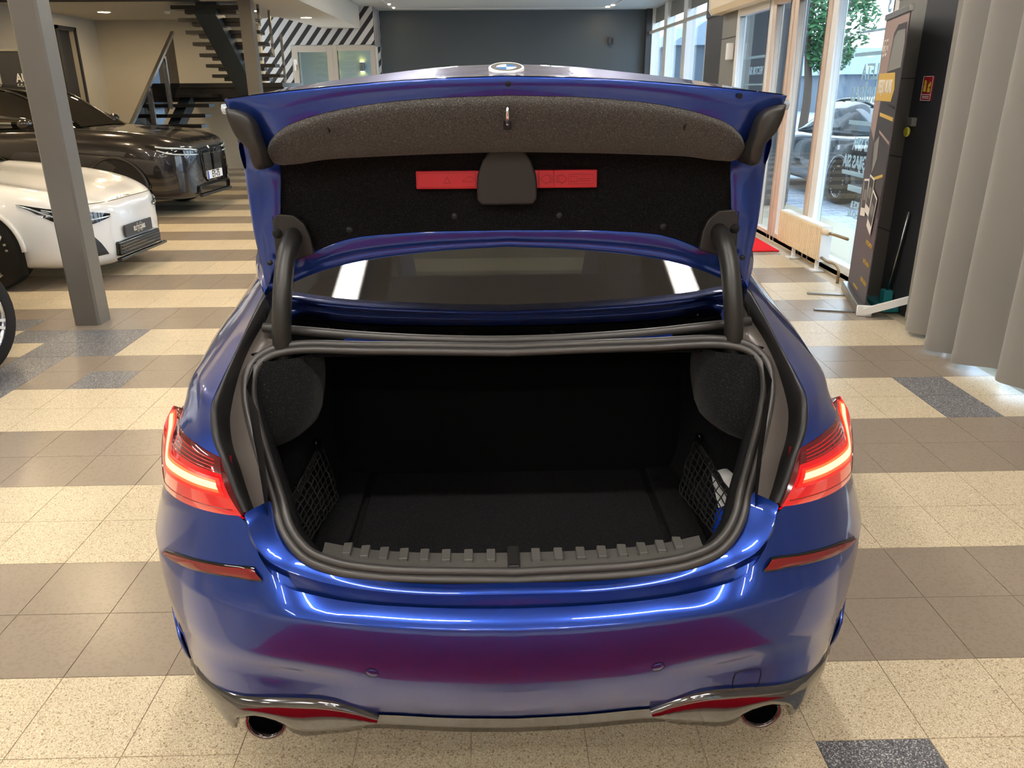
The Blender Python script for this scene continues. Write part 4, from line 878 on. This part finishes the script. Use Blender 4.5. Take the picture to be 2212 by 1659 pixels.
for s_ in (-1, 1):
    tp_ = cr([(.0,s_*.40,.585),(-.10,s_*.66,.645),(-.28,s_*.84,.70),(-.52,s_*.91,.745)], 18); bt_ = cr([(.0,s_*.42,.555),(-.07,s_*.66,.52),(-.20,s_*.80,.545),(-.50,s_*.92,.735)], 18)
    h_ = MB().grid(hug('white_car', [lerp_rows(tp_, bt_, f) for f in (0, .25, .5, .75, 1)])).build('headlight', 'black_gloss', wc_, smooth=True, M=MW)
    MB().tube(hug('white_car', [lerp_rows(tp_, bt_, .62)], .012)[0], .007, 6).build('light_bar', 'lens_clear', h_, smooth=True, M=MW)
    MB().tube(hug('white_car', [lerp_rows(tp_, bt_, .25)[4:14]], .012)[0], .006, 6).build('light_bar', 'lens_clear', h_, smooth=True, M=MW)
    ia_ = cr([(-.06,s_*.62,.42),(-.03,s_*.56,.34),(-.01,s_*.50,.24)], 8); ib_ = cr([(-.07,s_*.64,.415),(-.12,s_*.72,.30),(-.12,s_*.70,.24)], 8)
    MB().grid(hug('white_car', [lerp_rows(ia_, ib_, f) for f in (0, .5, 1)])).build('air_intake', 'black_gloss', wc_, smooth=True, M=MW)
MB().box((-.05,-.40,.20), (.035,.40,.33)).build('lower_grille', 'black_gloss', wc_, M=MW, bevel=.02)
gr = MB()
for k in range(4): gr.box((.03,-.37,.215+.028*k), (.042,.37,.225+.028*k))
gr.build('grille_bars', 'black_plastic', wc_, M=MW)
MB().box((.01,-.46,.17), (.06,.46,.195)).build('splitter', 'black_gloss', wc_, M=MW, bevel=.008)
text('badge', 'BYD', .085, MW @ frame((-.055,0,.668), (0,1,0), (-.62,0,.78)), 'chrome', wc_, extrude=.003, squeeze=1.7)
MB().tube(cr([(-.16,-.74,.70),(-.05,-.5,.69),(-.03,0,.687),(-.05,.5,.69),(-.16,.74,.70)], 24), .003, 5).build('bonnet_gap', 'void_black', wc_, M=MW)
for s_ in (-1, 1):
    mi_ = MB().tube(cr([(-2.0,s_*.93,1.0),(-1.97,s_*1.02,1.03),(-1.97,s_*1.12,1.04)], 8), [.03,.05,.07,.075,.075,.07,.06,.03], 10, flat=.75).build('door_mirror', 'white_paint', wc_, smooth=True, M=MW)
# dark SUV
SUV = [(0,.48,.30,.74,.82,.85),(-.03,.64,.26,.80,.885,.915),(-.12,.80,.24,.86,.95,.98),(-.30,.91,.23,.91,1.01,1.035),(-.55,.965,.24,.95,1.06,1.08),(-.88,.985,.26,.99,1.09,1.11),(-1.3,.985,.26,1.02,1.11,1.14),(-1.75,.985,.26,1.04,1.13,1.17),(-2.6,.985,.26,1.05,1.12,1.16),(-3.6,.985,.26,1.08,1.14,1.18),(-4.4,.96,.3,1.08,1.16,1.2),(-4.85,.9,.35,1.0,1.1,1.15),(-4.95,.8,.4,.95,1.05,1.1)]
UGH = [(-1.5,.84,1.13,.82,1.15),(-1.85,.88,1.16,.72,1.36),(-2.3,.89,1.16,.66,1.60),(-2.8,.89,1.16,.64,1.68),(-3.7,.89,1.18,.63,1.67),(-4.4,.86,1.2,.62,1.56),(-4.85,.78,1.2,.7,1.25)]
MS = Mcar(-4.02, 11.62, math.radians(-4))
suv = simple_car('dark_suv', 'dark brown-grey SUV with a lattice grille parked below the stairs', MS, SUV, 'suv_paint', (-.88, -3.88), .38, .87, UGH, spokes=5, wheel_al='rim_dark', clad=True)
plate(MS, suv, .03, .50, [('EY-75', .135, .02, 0, 'ink', .8)])
for s_ in (-1, 1):
    tp_ = cr([(-.02,s_*.42,.86),(-.10,s_*.70,.90),(-.24,s_*.86,.925),(-.46,s_*.95,.955)], 18); bt_ = cr([(.0,s_*.42,.78),(-.06,s_*.70,.79),(-.19,s_*.87,.82),(-.44,s_*.96,.93)], 18)
    h_ = MB().grid(hug('dark_suv', [lerp_rows(tp_, bt_, f) for f in (0, .25, .5, .75, 1)])).build('headlight', 'black_gloss', suv, smooth=True, M=MS)
    MB().tube(hug('dark_suv', [lerp_rows(tp_, bt_, .2)[:15]], .014)[0], .013, 6).build('light_bar', 'lens_clear', h_, smooth=True, M=MS); MB().tube(hug('dark_suv', [lerp_rows(tp_, bt_, .85)[:15]], .014)[0], .010, 6).build('light_bar', 'lens_clear', h_, smooth=True, M=MS)
    k_ = [(.022,s_*.04),(.022,s_*.36)]
    kd = MB().extrude([(-.01,s_*.04,.48),(-.01,s_*.04,.78),(-.02,s_*.11,.84),(-.02,s_*.28,.84),(-.02,s_*.34,.78),(-.01,s_*.29,.48),(-.01,s_*.20,.41),(-.01,s_*.09,.43)], (.034,0,0)).build('kidney_grille', 'black_gloss', suv, M=MS, bevel=.006)
    lt_ = MB()
    for k in range(-8, 14):
        for d_ in (-1, 1):
            y0 = .05 + .035*k; a = Vector((.027, s_*y0,   .48 if d_ > 0 else .80)); c_ = Vector((.027, s_*(y0+.32), .80 if d_ > 0 else .48))
            f0 = max(0., (.055-y0)/.32); f1 = min(1., (.29-y0)/.32)
            if f1 > f0: lt_.bar(a.lerp(c_, f0), a.lerp(c_, f1), .006, .004, up=(1,0,0))
    lt_.build('lattice', 'steel', kd, M=MS)
    MB().grid(hug('dark_suv', [lerp_rows(cr([(-.16,s_*.82,.62),(-.06,s_*.68,.55),(.0,s_*.52,.52)], 10), cr([(-.12,s_*.80,.34),(-.05,s_*.66,.30),(.0,s_*.50,.30)], 10), f) for f in (0, .5, 1)])).build('air_curtain', 'black_gloss', suv, smooth=True, M=MS)
    MB().tube(cr([(-1.95,s_*.96,1.17),(-1.9,s_*1.04,1.21),(-1.9,s_*1.18,1.22)], 8), [.03,.06,.085,.095,.095,.09,.07,.03], 10, flat=.75).build('door_mirror', 'suv_paint', suv, smooth=True, M=MS)
MB().box((-.06,-.52,.27), (.035,.52,.39)).build('lower_grille', 'black_gloss', suv, M=MS, bevel=.02)
MB().box((.0,-.52,.235), (.05,.52,.27)).build('splitter', 'black_plastic', suv, M=MS, bevel=.01)
MB().lathe([(.001,.012),(.035,.010),(.04,0)], (-.02,0,.875), (.85,0,.5), 24).build('badge', 'chrome', suv, smooth=True, M=MS)
# third car, only its turned front wheel reaches into the picture
M3 = Mcar(-3.53, 3.62, math.radians(-60))
MINI = [(x*.57, w_*.93, zb, zs, ze, zc) for x, w_, zb, zs, ze, zc in SED]
simple_car('white_car', 'small white car at the left picture edge with a turned bright alloy front wheel', M3, MINI, 'white_paint', (-.60, -2.2), .335, .76, [(x*.57, a_, c, d_, e+.05) for x, a_, c, d_, e in SGH], steer=math.radians(-40), spokes=9)
# scooter behind the boot lid
SX, SY = -3.66, 12.9
sco = empty('scooter', (SX, SY, 0), 'black scooter with an amber indicator standing behind the boot lid', 'scooter')
MB().lathe([(.14,-.05),(.22,-.05),(.25,-.02),(.25,.02),(.22,.05),(.14,.05)], (SX,SY,.25), (1,0,0), 28).build('front_wheel', 'tyre', sco, smooth=True)
MB().lathe([(.15,-.03),(.15,.03),(.001,.03)], (SX,SY,.25), (1,0,0), 20).build('front_rim', 'steel', sco)
MB().grid([[Vector((SX+x, SY+.30*math.cos(t)*-1, .25+.30*math.sin(t))) for x in (-.08,-.04,.04,.08)] for t in [PI*(.15+.6*k/8) for k in range(9)]]).build('mudguard', 'black_gloss', sco, smooth=True)
MB().grid([cr([(SX-.24,SY+.10,.35),(SX-.30,SY+.05,.65),(SX-.26,SY+.12,.95),(SX-.12,SY+.18,1.1)], 10), cr([(SX-.1,SY-.08,.38),(SX-.12,SY-.12,.65),(SX-.1,SY-.08,.95),(SX-.06,SY+.1,1.12)], 10), cr([(SX+.1,SY-.08,.38),(SX+.12,SY-.12,.65),(SX+.1,SY-.08,.95),(SX+.06,SY+.1,1.12)], 10), cr([(SX+.24,SY+.10,.35),(SX+.30,SY+.05,.65),(SX+.26,SY+.12,.95),(SX+.12,SY+.18,1.1)], 10)]).build('leg_shield', 'black_gloss', sco, smooth=True)
MB().box((SX-.20,SY-.10,.62), (SX-.10,SY-.07,.66)).build('indicator', 'amber', sco); MB().box((SX-.285,SY+.0,.70), (SX-.265,SY+.03,.85)).build('reflector', 'white', sco)
MB().cyl((SX,SY+.0,.25), (SX,SY+.12,.95), .03).build('fork', 'steel', sco, smooth=True)
MB().box((SX-.16,SY+.1,.25), (SX+.16,SY+1.2,.36)).build('footboard', 'black_plastic', sco, bevel=.03); MB().box((SX-.17,SY+.6,.36), (SX+.17,SY+1.5,.78)).build('rear_body', 'black_gloss', sco, bevel=.08)
MB().lathe([(.14,-.05),(.22,-.05),(.25,0),(.22,.05),(.14,.05)], (SX,SY+1.25,.25), (1,0,0), 28).build('rear_wheel', 'tyre', sco, smooth=True)
MB().tube([(SX-.34,SY+.2,1.12),(SX,SY+.15,1.08),(SX+.34,SY+.2,1.12)], .018, 8).build('handlebar', 'black_plastic', sco)

# ------------------------------------------------------------------ stairs
stt = empty('staircase', (-5.3, 15.5, 0), 'open staircase with black treads and smoked glass railing at the back wall', 'staircase')
tm = MB().box((-.635,-.17,-.06), (.635,.17,0)).mesh('tread', 'tread_black')
def tread(x, y, z):
    o = bpy.data.objects.new('tread', tm); COL.objects.link(o); setp(o, stt); o.location = (x, y, z)
for k in range(1, 10): tread(-5.905, 16.25-.27*k, 1.72-.172*k)
for n in range(1, 8):
    tread(-4.66, 16.45-.27*n, 1.72+.172*n)
    MB().box((-5.1,16.36-.27*n,1.60+.172*n), (-4.25,16.58-.27*n,1.66+.172*n)).build('tread_support', 'tread_black', stt)
MB().box((-6.54,16.2,1.66), (-4.04,17.93,1.74)).build('landing', 'tread_black', stt); MB().box((-6.48,16.28,1.40), (-4.04,16.34,1.66)).build('landing_skirt', 'tread_black', stt)
MB().bar((-4.72,16.5,1.50), (-4.72,14.4,2.90), .34, .28).build('stringer', 'steel_blue', stt); MB().bar((-5.9,16.3,1.45), (-5.9,13.75,.0), .2, .22).build('stringer', 'steel_blue', stt)
RX = -5.93
MB().bar((RX,13.55,1.03), (RX,16.05,2.62), .06, .05).build('handrail', 'rail_steel', stt); 
MB().extrude([(RX,13.62,.20),(RX,13.62,1.02),(RX,16.0,2.55),(RX,16.0,1.72)], (.012,0,0)).build('glass_panel', 'smoked_glass', stt)
for y in (13.6, 14.55, 15.4): MB().bar((RX+.03,y,.15+(y-13.6)*.636), (RX+.03,y,1.04+(y-13.6)*.636), .045, .045).build('post', 'rail_steel', stt)
for y in (16.3, 15.6, 14.9): MB().bar((-4.0,y,1.75+(16.3-y)*.636), (-4.0,y,2.6+(16.3-y)*.5), .04, .04).build('post', 'rail_steel', stt)

# ------------------------------------------------------------------ curtain on the right
def wob(y): return .075*math.sin(y*15.5 + 1.5*math.sin(y*2.7)) + .03*math.sin(y*6.3+1.) 
ys = [5.32 - i*.0125 for i in range(700)]
cz = [.035, .10, .106, .5, 1.2, 2.0, 2.8, 3.4]
rws = []
for z in cz:
    f = .72 + .34*(1 - z/3.4)
    rws.append([Vector((2.845 + wob(y)*f + (.002 if z == .106 else 0), y, z + (.018*math.sin(y*5) if z < .05 else 0))) for y in ys])
ct = MB().grid(rws).build('curtain', 'fabric_grey', smooth=True, label='long grey pleated curtain hanging along the right side to the floor', cat='curtain')
MB().box((2.80, -3.5, 3.40), (2.89, 5.35, CZ)).build('curtain_track', 'white', ct)

# ------------------------------------------------------------------ roll-up banner
ba, bb = Vector((2.955, 6.38, 0)), Vector((2.735, 5.58, 0)); bd = (bb-ba).normalized(); bn_ = bd.cross(Vector((0,0,1)))
ban = empty('rollup_banner', (2.85, 5.98, 0), 'tall dark roll-up banner with a car print and a yellow tag by the window', 'banner')
Mb = frame((ba+bb)/2, bd, (0,0,1)); BW = (bb-ba).length
def bq(x0, x1, z0, z1, m, nm, off=.003, th=.002):
    return MB().box((x0,z0,off), (x1,z1,off+th)).build(nm, m, ban, M=Mb)
sheet = MB().box((-BW/2,.07,-.003), (BW/2,2.07,.003)).build('sheet', 'banner_print', ban, M=Mb)
MB().box((-BW/2-.01,2.06,-.015), (BW/2+.01,2.10,.015)).build('top_bar', 'steel', ban, M=Mb, bevel=.004)
MB().box((-BW/2-.005,.0,-.05), (BW/2-.0,.075,.05)).build('cassette', 'steel', ban, M=Mb, bevel=.01); MB().box((BW/2-.0,.0,-.055), (BW/2+.02,.085,.055)).build('cassette_end', 'white', ban, M=Mb, bevel=.012)
for x in (-.2, .32): MB().box((x-.02,.0,.02), (x+.02,.012,.34)).build('foot', 'steel', ban, M=Mb, bevel=.004)
MB().bar(Mb @ Vector((BW/2+.02,.04,0)), Mb @ Vector((BW/2+.05,.16,-.30)), .03, .05).build('rear_arm', 'white', ban)
def bpoly(pts, m, nm, off=.0035): return MB().extrude([(x, z, off) for x, z in pts], (0,0,.0012)).build(nm, m, ban, M=Mb)
bpoly([(-.40,2.05),(.41,2.05),(.41,.95),(-.40,1.30)], 'banner_tan', 'print_ground', .0032)
bpoly([(-.02,1.95),(.10,2.0),(.38,2.0),(.41,1.9),(.41,1.45),(-.10,1.50)], 'banner_photo', 'print_windscreen', .005); bpoly([(.02,1.92),(.12,1.96),(.36,1.96),(.40,1.88),(.40,1.72),(-.04,1.70)], 'panel_grey', 'print_screen_glass', .0065)
bpoly([(-.15,1.50),(.41,1.47),(.41,.72),(.22,.70),(-.05,.86),(-.20,1.10)], 'banner_photo', 'print_bonnet', .005); bpoly([(-.14,1.20),(.02,1.26),(.06,1.10),(-.06,.98)], 'panel_grey', 'print_headlight', .0065); bpoly([(-.10,1.42),(.41,1.40),(.41,1.375),(-.08,1.395)], 'gold', 'print_highlight', .0065)
bpoly([(.0,.96),(.36,1.02),(.36,1.0),(.02,.94)], 'gold', 'print_highlight', .0065); bpoly([(-.02,1.30),(.41,1.24),(.41,1.22),(0,1.28)], 'banner_tan', 'print_highlight', .0065)
for i, (x, z, a) in enumerate(((-.20,.80,.1), (.0,.84,-.08), (.20,.74,-.22))):
    Ml = Mb @ Matrix.Translation((x,z,.008+.002*i)) @ Matrix.Rotation(a, 4, 'Z')
    ph = MB().box((-.10,-.15,0), (.10,.13,.001)).build('print_photo', 'banner_white', ban, M=Ml); MB().box((-.085,-.09,.001), (.085,.115,.0018)).build('print_picture', 'banner_photo', ph, M=Ml); MB().box((-.05,-.03,.0018), (.06,.05,.0022)).build('print_car', 'panel_grey', ph, M=Ml)
tg = MB().extrude([(-.36,1.50,.006),(.24,1.50,.006),(.30,1.58,.006),(.24,1.69,.006),(-.36,1.69,.006)], (0,0,.002)).build('print_tag', 'gold', ban, M=Mb)
text('lettering', 'PIEEJO MUMS', .125, Mb @ Matrix.Translation((-.05,1.595,.009)), 'banner_white', ban, squeeze=.72, bold=.003)
text('lettering', 'EC', .17, Mb @ Matrix.Translation((-.27,1.86,.006)), 'banner_white', ban, squeeze=.8); text('lettering', 'ELITE CARS', .05, Mb @ Matrix.Translation((-.27,1.86,.0075)), 'banner_white', ban)
for z in (.50, .36, .22): text('lettering', 'ELITECARS.LV', .045, Mb @ Matrix.Translation((.24,z,.005)), 'gold', ban, squeeze=.9)
text('lettering', 'www.elitecars.lv', .04, Mb @ Matrix.Translation((-.05,.12,.005)), 'gold', ban, squeeze=.8)
# far banner over the SUV
fb = empty('rollup_banner', (-7.1, 13.0, 0), 'dark AUTO KOMISIJA roll-up banner behind the dark SUV', 'banner')
MB().box((-7.50,13.0,.05), (-6.65,13.01,2.2)).build('sheet', 'panel_black', fb); MB().box((-7.52,12.98,2.18), (-6.63,13.02,2.21)).build('top_bar', 'steel', fb); MB().box((-7.5,12.9,0), (-6.65,13.1,.06)).build('cassette', 'steel', fb)
for b_, z in (('AUTO', 1.80), ('KOMISIJA', 1.65), ('ĒRTĀK', 1.36), ('KĀ PĀRDOT', 1.20), ('PAŠAM', 1.06)): text('lettering', b_, .17, frame((-7.27,12.995,z), (1,0,0), (0,0,1)), 'white', fb, align='LEFT', squeeze=.75, bold=.004)

# ------------------------------------------------------------------ radiator, mats, mop, signs
rd = empty('radiator', (2.98, 7.5, 0), 'low cream panel radiator on feet in front of the glazing', 'radiator')
MB().box((2.935,7.0,.11), (3.03,8.10,.42)).build('panel', 'radiator_cream', rd, bevel=.008)
rb_ = MB().box((-.009,-.011,-.14), (0,.011,.14)).mesh('fin', 'radiator_cream')
for k in range(26):
    o = bpy.data.objects.new('fin', rb_); COL.objects.link(o); setp(o, rd); o.location = (2.935, 7.03+.0415*k, .265)
tg_ = MB()
for k in range(36): tg_.box((2.94,7.02+.03*k,.42), (3.025,7.035+.03*k,.427))
tg_.build('top_grille', 'frame_white', rd); MB().box((2.935,6.99,.11), (3.03,7.0,.43)).build('end_panel', 'frame_white', rd)
for y in (7.12, 7.72):
    f_ = MB().box((2.965,y-.02,0), (2.99,y+.02,.12)).build('foot', 'frame_white', rd); MB().box((2.92,y-.05,0), (3.03,y+.05,.012)).build('foot_plate', 'frame_white', f_)
MB().cyl((2.95,7.0,.385), (2.95,6.88,.39), .028).build('valve', 'radiator_cream', rd, smooth=True); MB().tube(cr([(2.96,6.90,.385),(2.97,6.75,.39),(3.0,6.60,.385)], 10), .014, 8).build('pipe', 'brass', rd, smooth=True)
MB().tube(cr([(2.96,7.0,.15),(2.96,6.86,.14),(2.97,6.70,.145),(2.975,6.64,.12),(2.975,6.63,.0)], 16), .013, 8).build('pipe', 'brass', rd, smooth=True)
MB().box((1.55,8.03,.001), (2.95,9.3,.012)).build('door_mat', 'carpet_red', bevel=.003, label='red mat on the floor in front of the radiator', cat='mat')
MB().box((-.95,.62,.001), (1.0,1.23,.010)).build('floor_mat', 'rug_red', label='dark red mat on the floor right behind the blue car', cat='mat')
MB().box((-1.1,-3.4,.001), (1.15,-.35,.010)).build('floor_runner', 'rug_red', label='long dark red runner on the open floor farther behind the blue car', cat='rug')
mp = empty('mop', (3.0, 5.95, 0), 'turquoise mop leaning behind the roll-up banner', 'mop')
MB().box((2.90,5.62,.01), (3.02,6.0,.05)).build('pad', 'teal', mp, bevel=.01); MB().box((2.93,5.70,.05), (3.0,5.78,.16)).build('joint', 'teal', mp, bevel=.01); MB().tube([(2.965,5.74,.15),(2.985,5.71,.45),(3.0,5.68,.75)], .012, 8).build('handle', 'rail_steel', mp, smooth=True)
sgn = MB().box((3.022,5.70,1.505), (3.029,5.83,1.665)).build('fire_sign', 'sign_red', label='red fire equipment sign on the black pier beside the curtain', cat='sign')
Msg = frame((3.0215,5.765,1.585), (0,-1,0), (0,0,1)) @ Matrix.Diagonal((.5,.42,1,1))
for x0, x1, z0, z1 in ((-.13,.13,.182,.19),(-.13,.13,-.19,-.182),(-.13,-.122,-.19,.19),(.122,.13,-.19,.19),(-.12,.12,-.10,-.09)): MB().box((x0,z0,0), (x1,z1,.001)).build('sign_line', 'plate_white', sgn, M=Msg)
for x0, x1, z0, z1 in ((-.09,-.02,-.05,.04),(-.08,-.06,.04,.13),(-.05,-.03,.04,.12),(.02,.09,-.06,.0),(.03,.06,.0,.07),(.06,.09,.03,.1)): MB().box((x0,z0,0), (x1,z1,.001)).build('pictogram', 'yellow', sgn, M=Msg)
for z in (-.125, -.15): MB().box((-.09,z-.006,0), (.09,z+.006,.001)).build('sign_text', 'plate_white', sgn, M=Msg)
ky = empty('yellow_tag', (3.0, 5.9, 1.2), 'yellow tag hanging from a small grey box beside the curtain', 'tag')
MB().box((2.99,5.84,1.33), (3.03,5.92,1.39)).build('box', 'panel_grey', ky, bevel=.005); MB().lathe([(.001,.01),(.03,.01),(.036,0),(.03,-.01),(.001,-.01)], (3.0,5.9,1.29), (1,0,0), 16).build('tag', 'yellow', ky)

# ------------------------------------------------------------------ outside
gnd = MB().box((3.2,-20,-.12), (120,140,-.056)).build('ground', 'paving', kind='structure')
pcs = []
for i in range(17):
    for j in range(74):
        x = 3.42 + .25*i + (.125 if j % 2 else 0); y = 6.2 + .125*j
        pcs.append((math.hypot(x, y), x, y))
pcs.sort()
mat('paver', (184, 192, 202), .8); mat('paver_dark', (166, 174, 184), .8)
pvm = [MB().box((-.121,-.059,-.03), (.121,.059,0)).mesh('paver', m_) for m_ in ('paver', 'paver_dark')]
restp = MB()
for i, (d_, x, y) in enumerate(pcs):
    if i < 300:
        o = bpy.data.objects.new('paver', pvm[random.random() < .4]); COL.objects.link(o); o.parent = gnd; o.location = (x, y, -.05 + random.uniform(-.001, .001))
    else: restp.box((x-.121,y-.059,-.08), (x+.121,y+.059,-.05 + random.uniform(-.001, .001)), int(random.random() < .4))
me = restp.mesh('far_pavers', ['paver', 'paver_dark']); o = bpy.data.objects.new('far_pavers', me); COL.objects.link(o); o.parent = gnd; o['kind'] = 'stuff'
def far_car(nm, lab, x, y, ang, paint):
    return simple_car(nm, lab, Mcar(x, y, ang) @ Matrix.Translation((0,0,-.05)), SED, paint, (-.88, -3.7), .33, .83, [(a, b_, c, d_, e+.04) for a, b_, c, d_, e in SGH], spokes=8)
far_car('parked_car', 'black estate car parked just outside the glazed entrance', 6.05, 15.6, math.radians(90), 'far_paint')
far_car('parked_car', 'silver car parked behind the black estate outside', 11.5, 27.5, math.radians(200), 'silver_paint')
far_car('parked_car', 'dark car parked further right behind the black estate outside', 13.5, 24.0, math.radians(-160), 'far_paint')
mat('shed_grey', (150, 168, 184), .7); mat('shed_dark', (88, 100, 112), .7); mat('leaf', (58, 104, 62), .7); mat('bark', (80, 66, 54), .9)
bld = empty('warehouse', (44, 90, 0), 'long low grey warehouse on the horizon outside', 'building')
MB().box((22,52,-.05), (95,110,2.3)).build('wall', 'shed_dark', bld); MB().box((21.5,51.5,2.3), (95.5,110.5,3.8)).build('roof_band', 'shed_grey', bld)
for k in range(8): MB().box((24+8*k,51.9,.3), (28+8*k,52,2.0)).build('gate', 'shed_grey', bld)
b2 = empty('outbuilding', (9, 33, 0), 'small grey building with a pale gable outside behind the tree', 'building')
MB().box((6.5,30,-.05), (10.5,36,3.0)).build('wall', 'shed_dark', b2); MB().extrude([(6.2,29.8,3.0),(10.8,29.8,3.0),(8.5,29.8,4.4)], (0,6.4,0)).build('roof', 'shed_grey', b2)
for i, (x, y) in enumerate(((4.35, 12.2), (4.5, 16.2))):
    MB().box((x-.12,y-.12,-.05), (x+.12,y+.12,5.)).build('outdoor_post', 'shed_dark', label=['grey steel post outside nearest the glass', 'grey steel post outside beside the tree'][i], cat='post')
tre = empty('tree', (10.2, 27.0, 0), 'leafy green tree outside beyond the entrance', 'tree')
MB().tube(cr([(10.2,27,-.05),(10.25,27,1.5),(10.1,27.1,3.0),(10.2,27,5.5)], 10), [.16,.15,.14,.13,.12,.11,.1,.08,.06,.03], 8).build('trunk', 'bark', tre, smooth=True)
lv = MB(); blobs = [(10.2,27,4.4,1.5),(10.9,26.6,3.6,1.1),(9.6,27.2,3.6,1.1),(10.4,26.8,5.6,1.0),(11.2,26.6,4.6,.9),(9.5,27.4,4.8,1.0),(10.7,26.7,2.6,.7)]
for i in range(5200):
    bx, by, bz, br = random.choice(blobs); d_ = Vector((random.gauss(0,1), random.gauss(0,1), random.gauss(0,1))).normalized()*br*random.uniform(.35, 1.)**.5
    p = Vector((bx,by,bz)) + d_; s_ = random.uniform(.07, .14); a = Vector((random.gauss(0,1), random.gauss(0,1), random.gauss(0,.6))).normalized(); b_ = a.orthogonal().normalized()
    lv.face([p - a*s_, p + b_*s_*.5, p + a*s_, p - b_*s_*.5])
me = lv.mesh('foliage', 'leaf'); o = bpy.data.objects.new('foliage', me); COL.objects.link(o); setp(o, tre); o['kind'] = 'stuff'
rg = empty('red_rack', (3.6, 13.6, 0), 'red metal stand peeking over the boot lid by the far windows', 'stand')
MB().tube([(3.42,13.3,0),(3.50,13.3,1.2),(3.66,13.3,1.66)], .03, 8).build('post', 'sign_red', rg); MB().tube([(2.95,13.6,1.72),(3.15,13.6,1.62),(3.45,13.4,1.55)], .02, 8).build('arm', 'sign_red', rg); MB().box((3.52,13.25,1.60), (3.70,13.35,1.70)).build('head', 'sign_red', rg, bevel=.01)
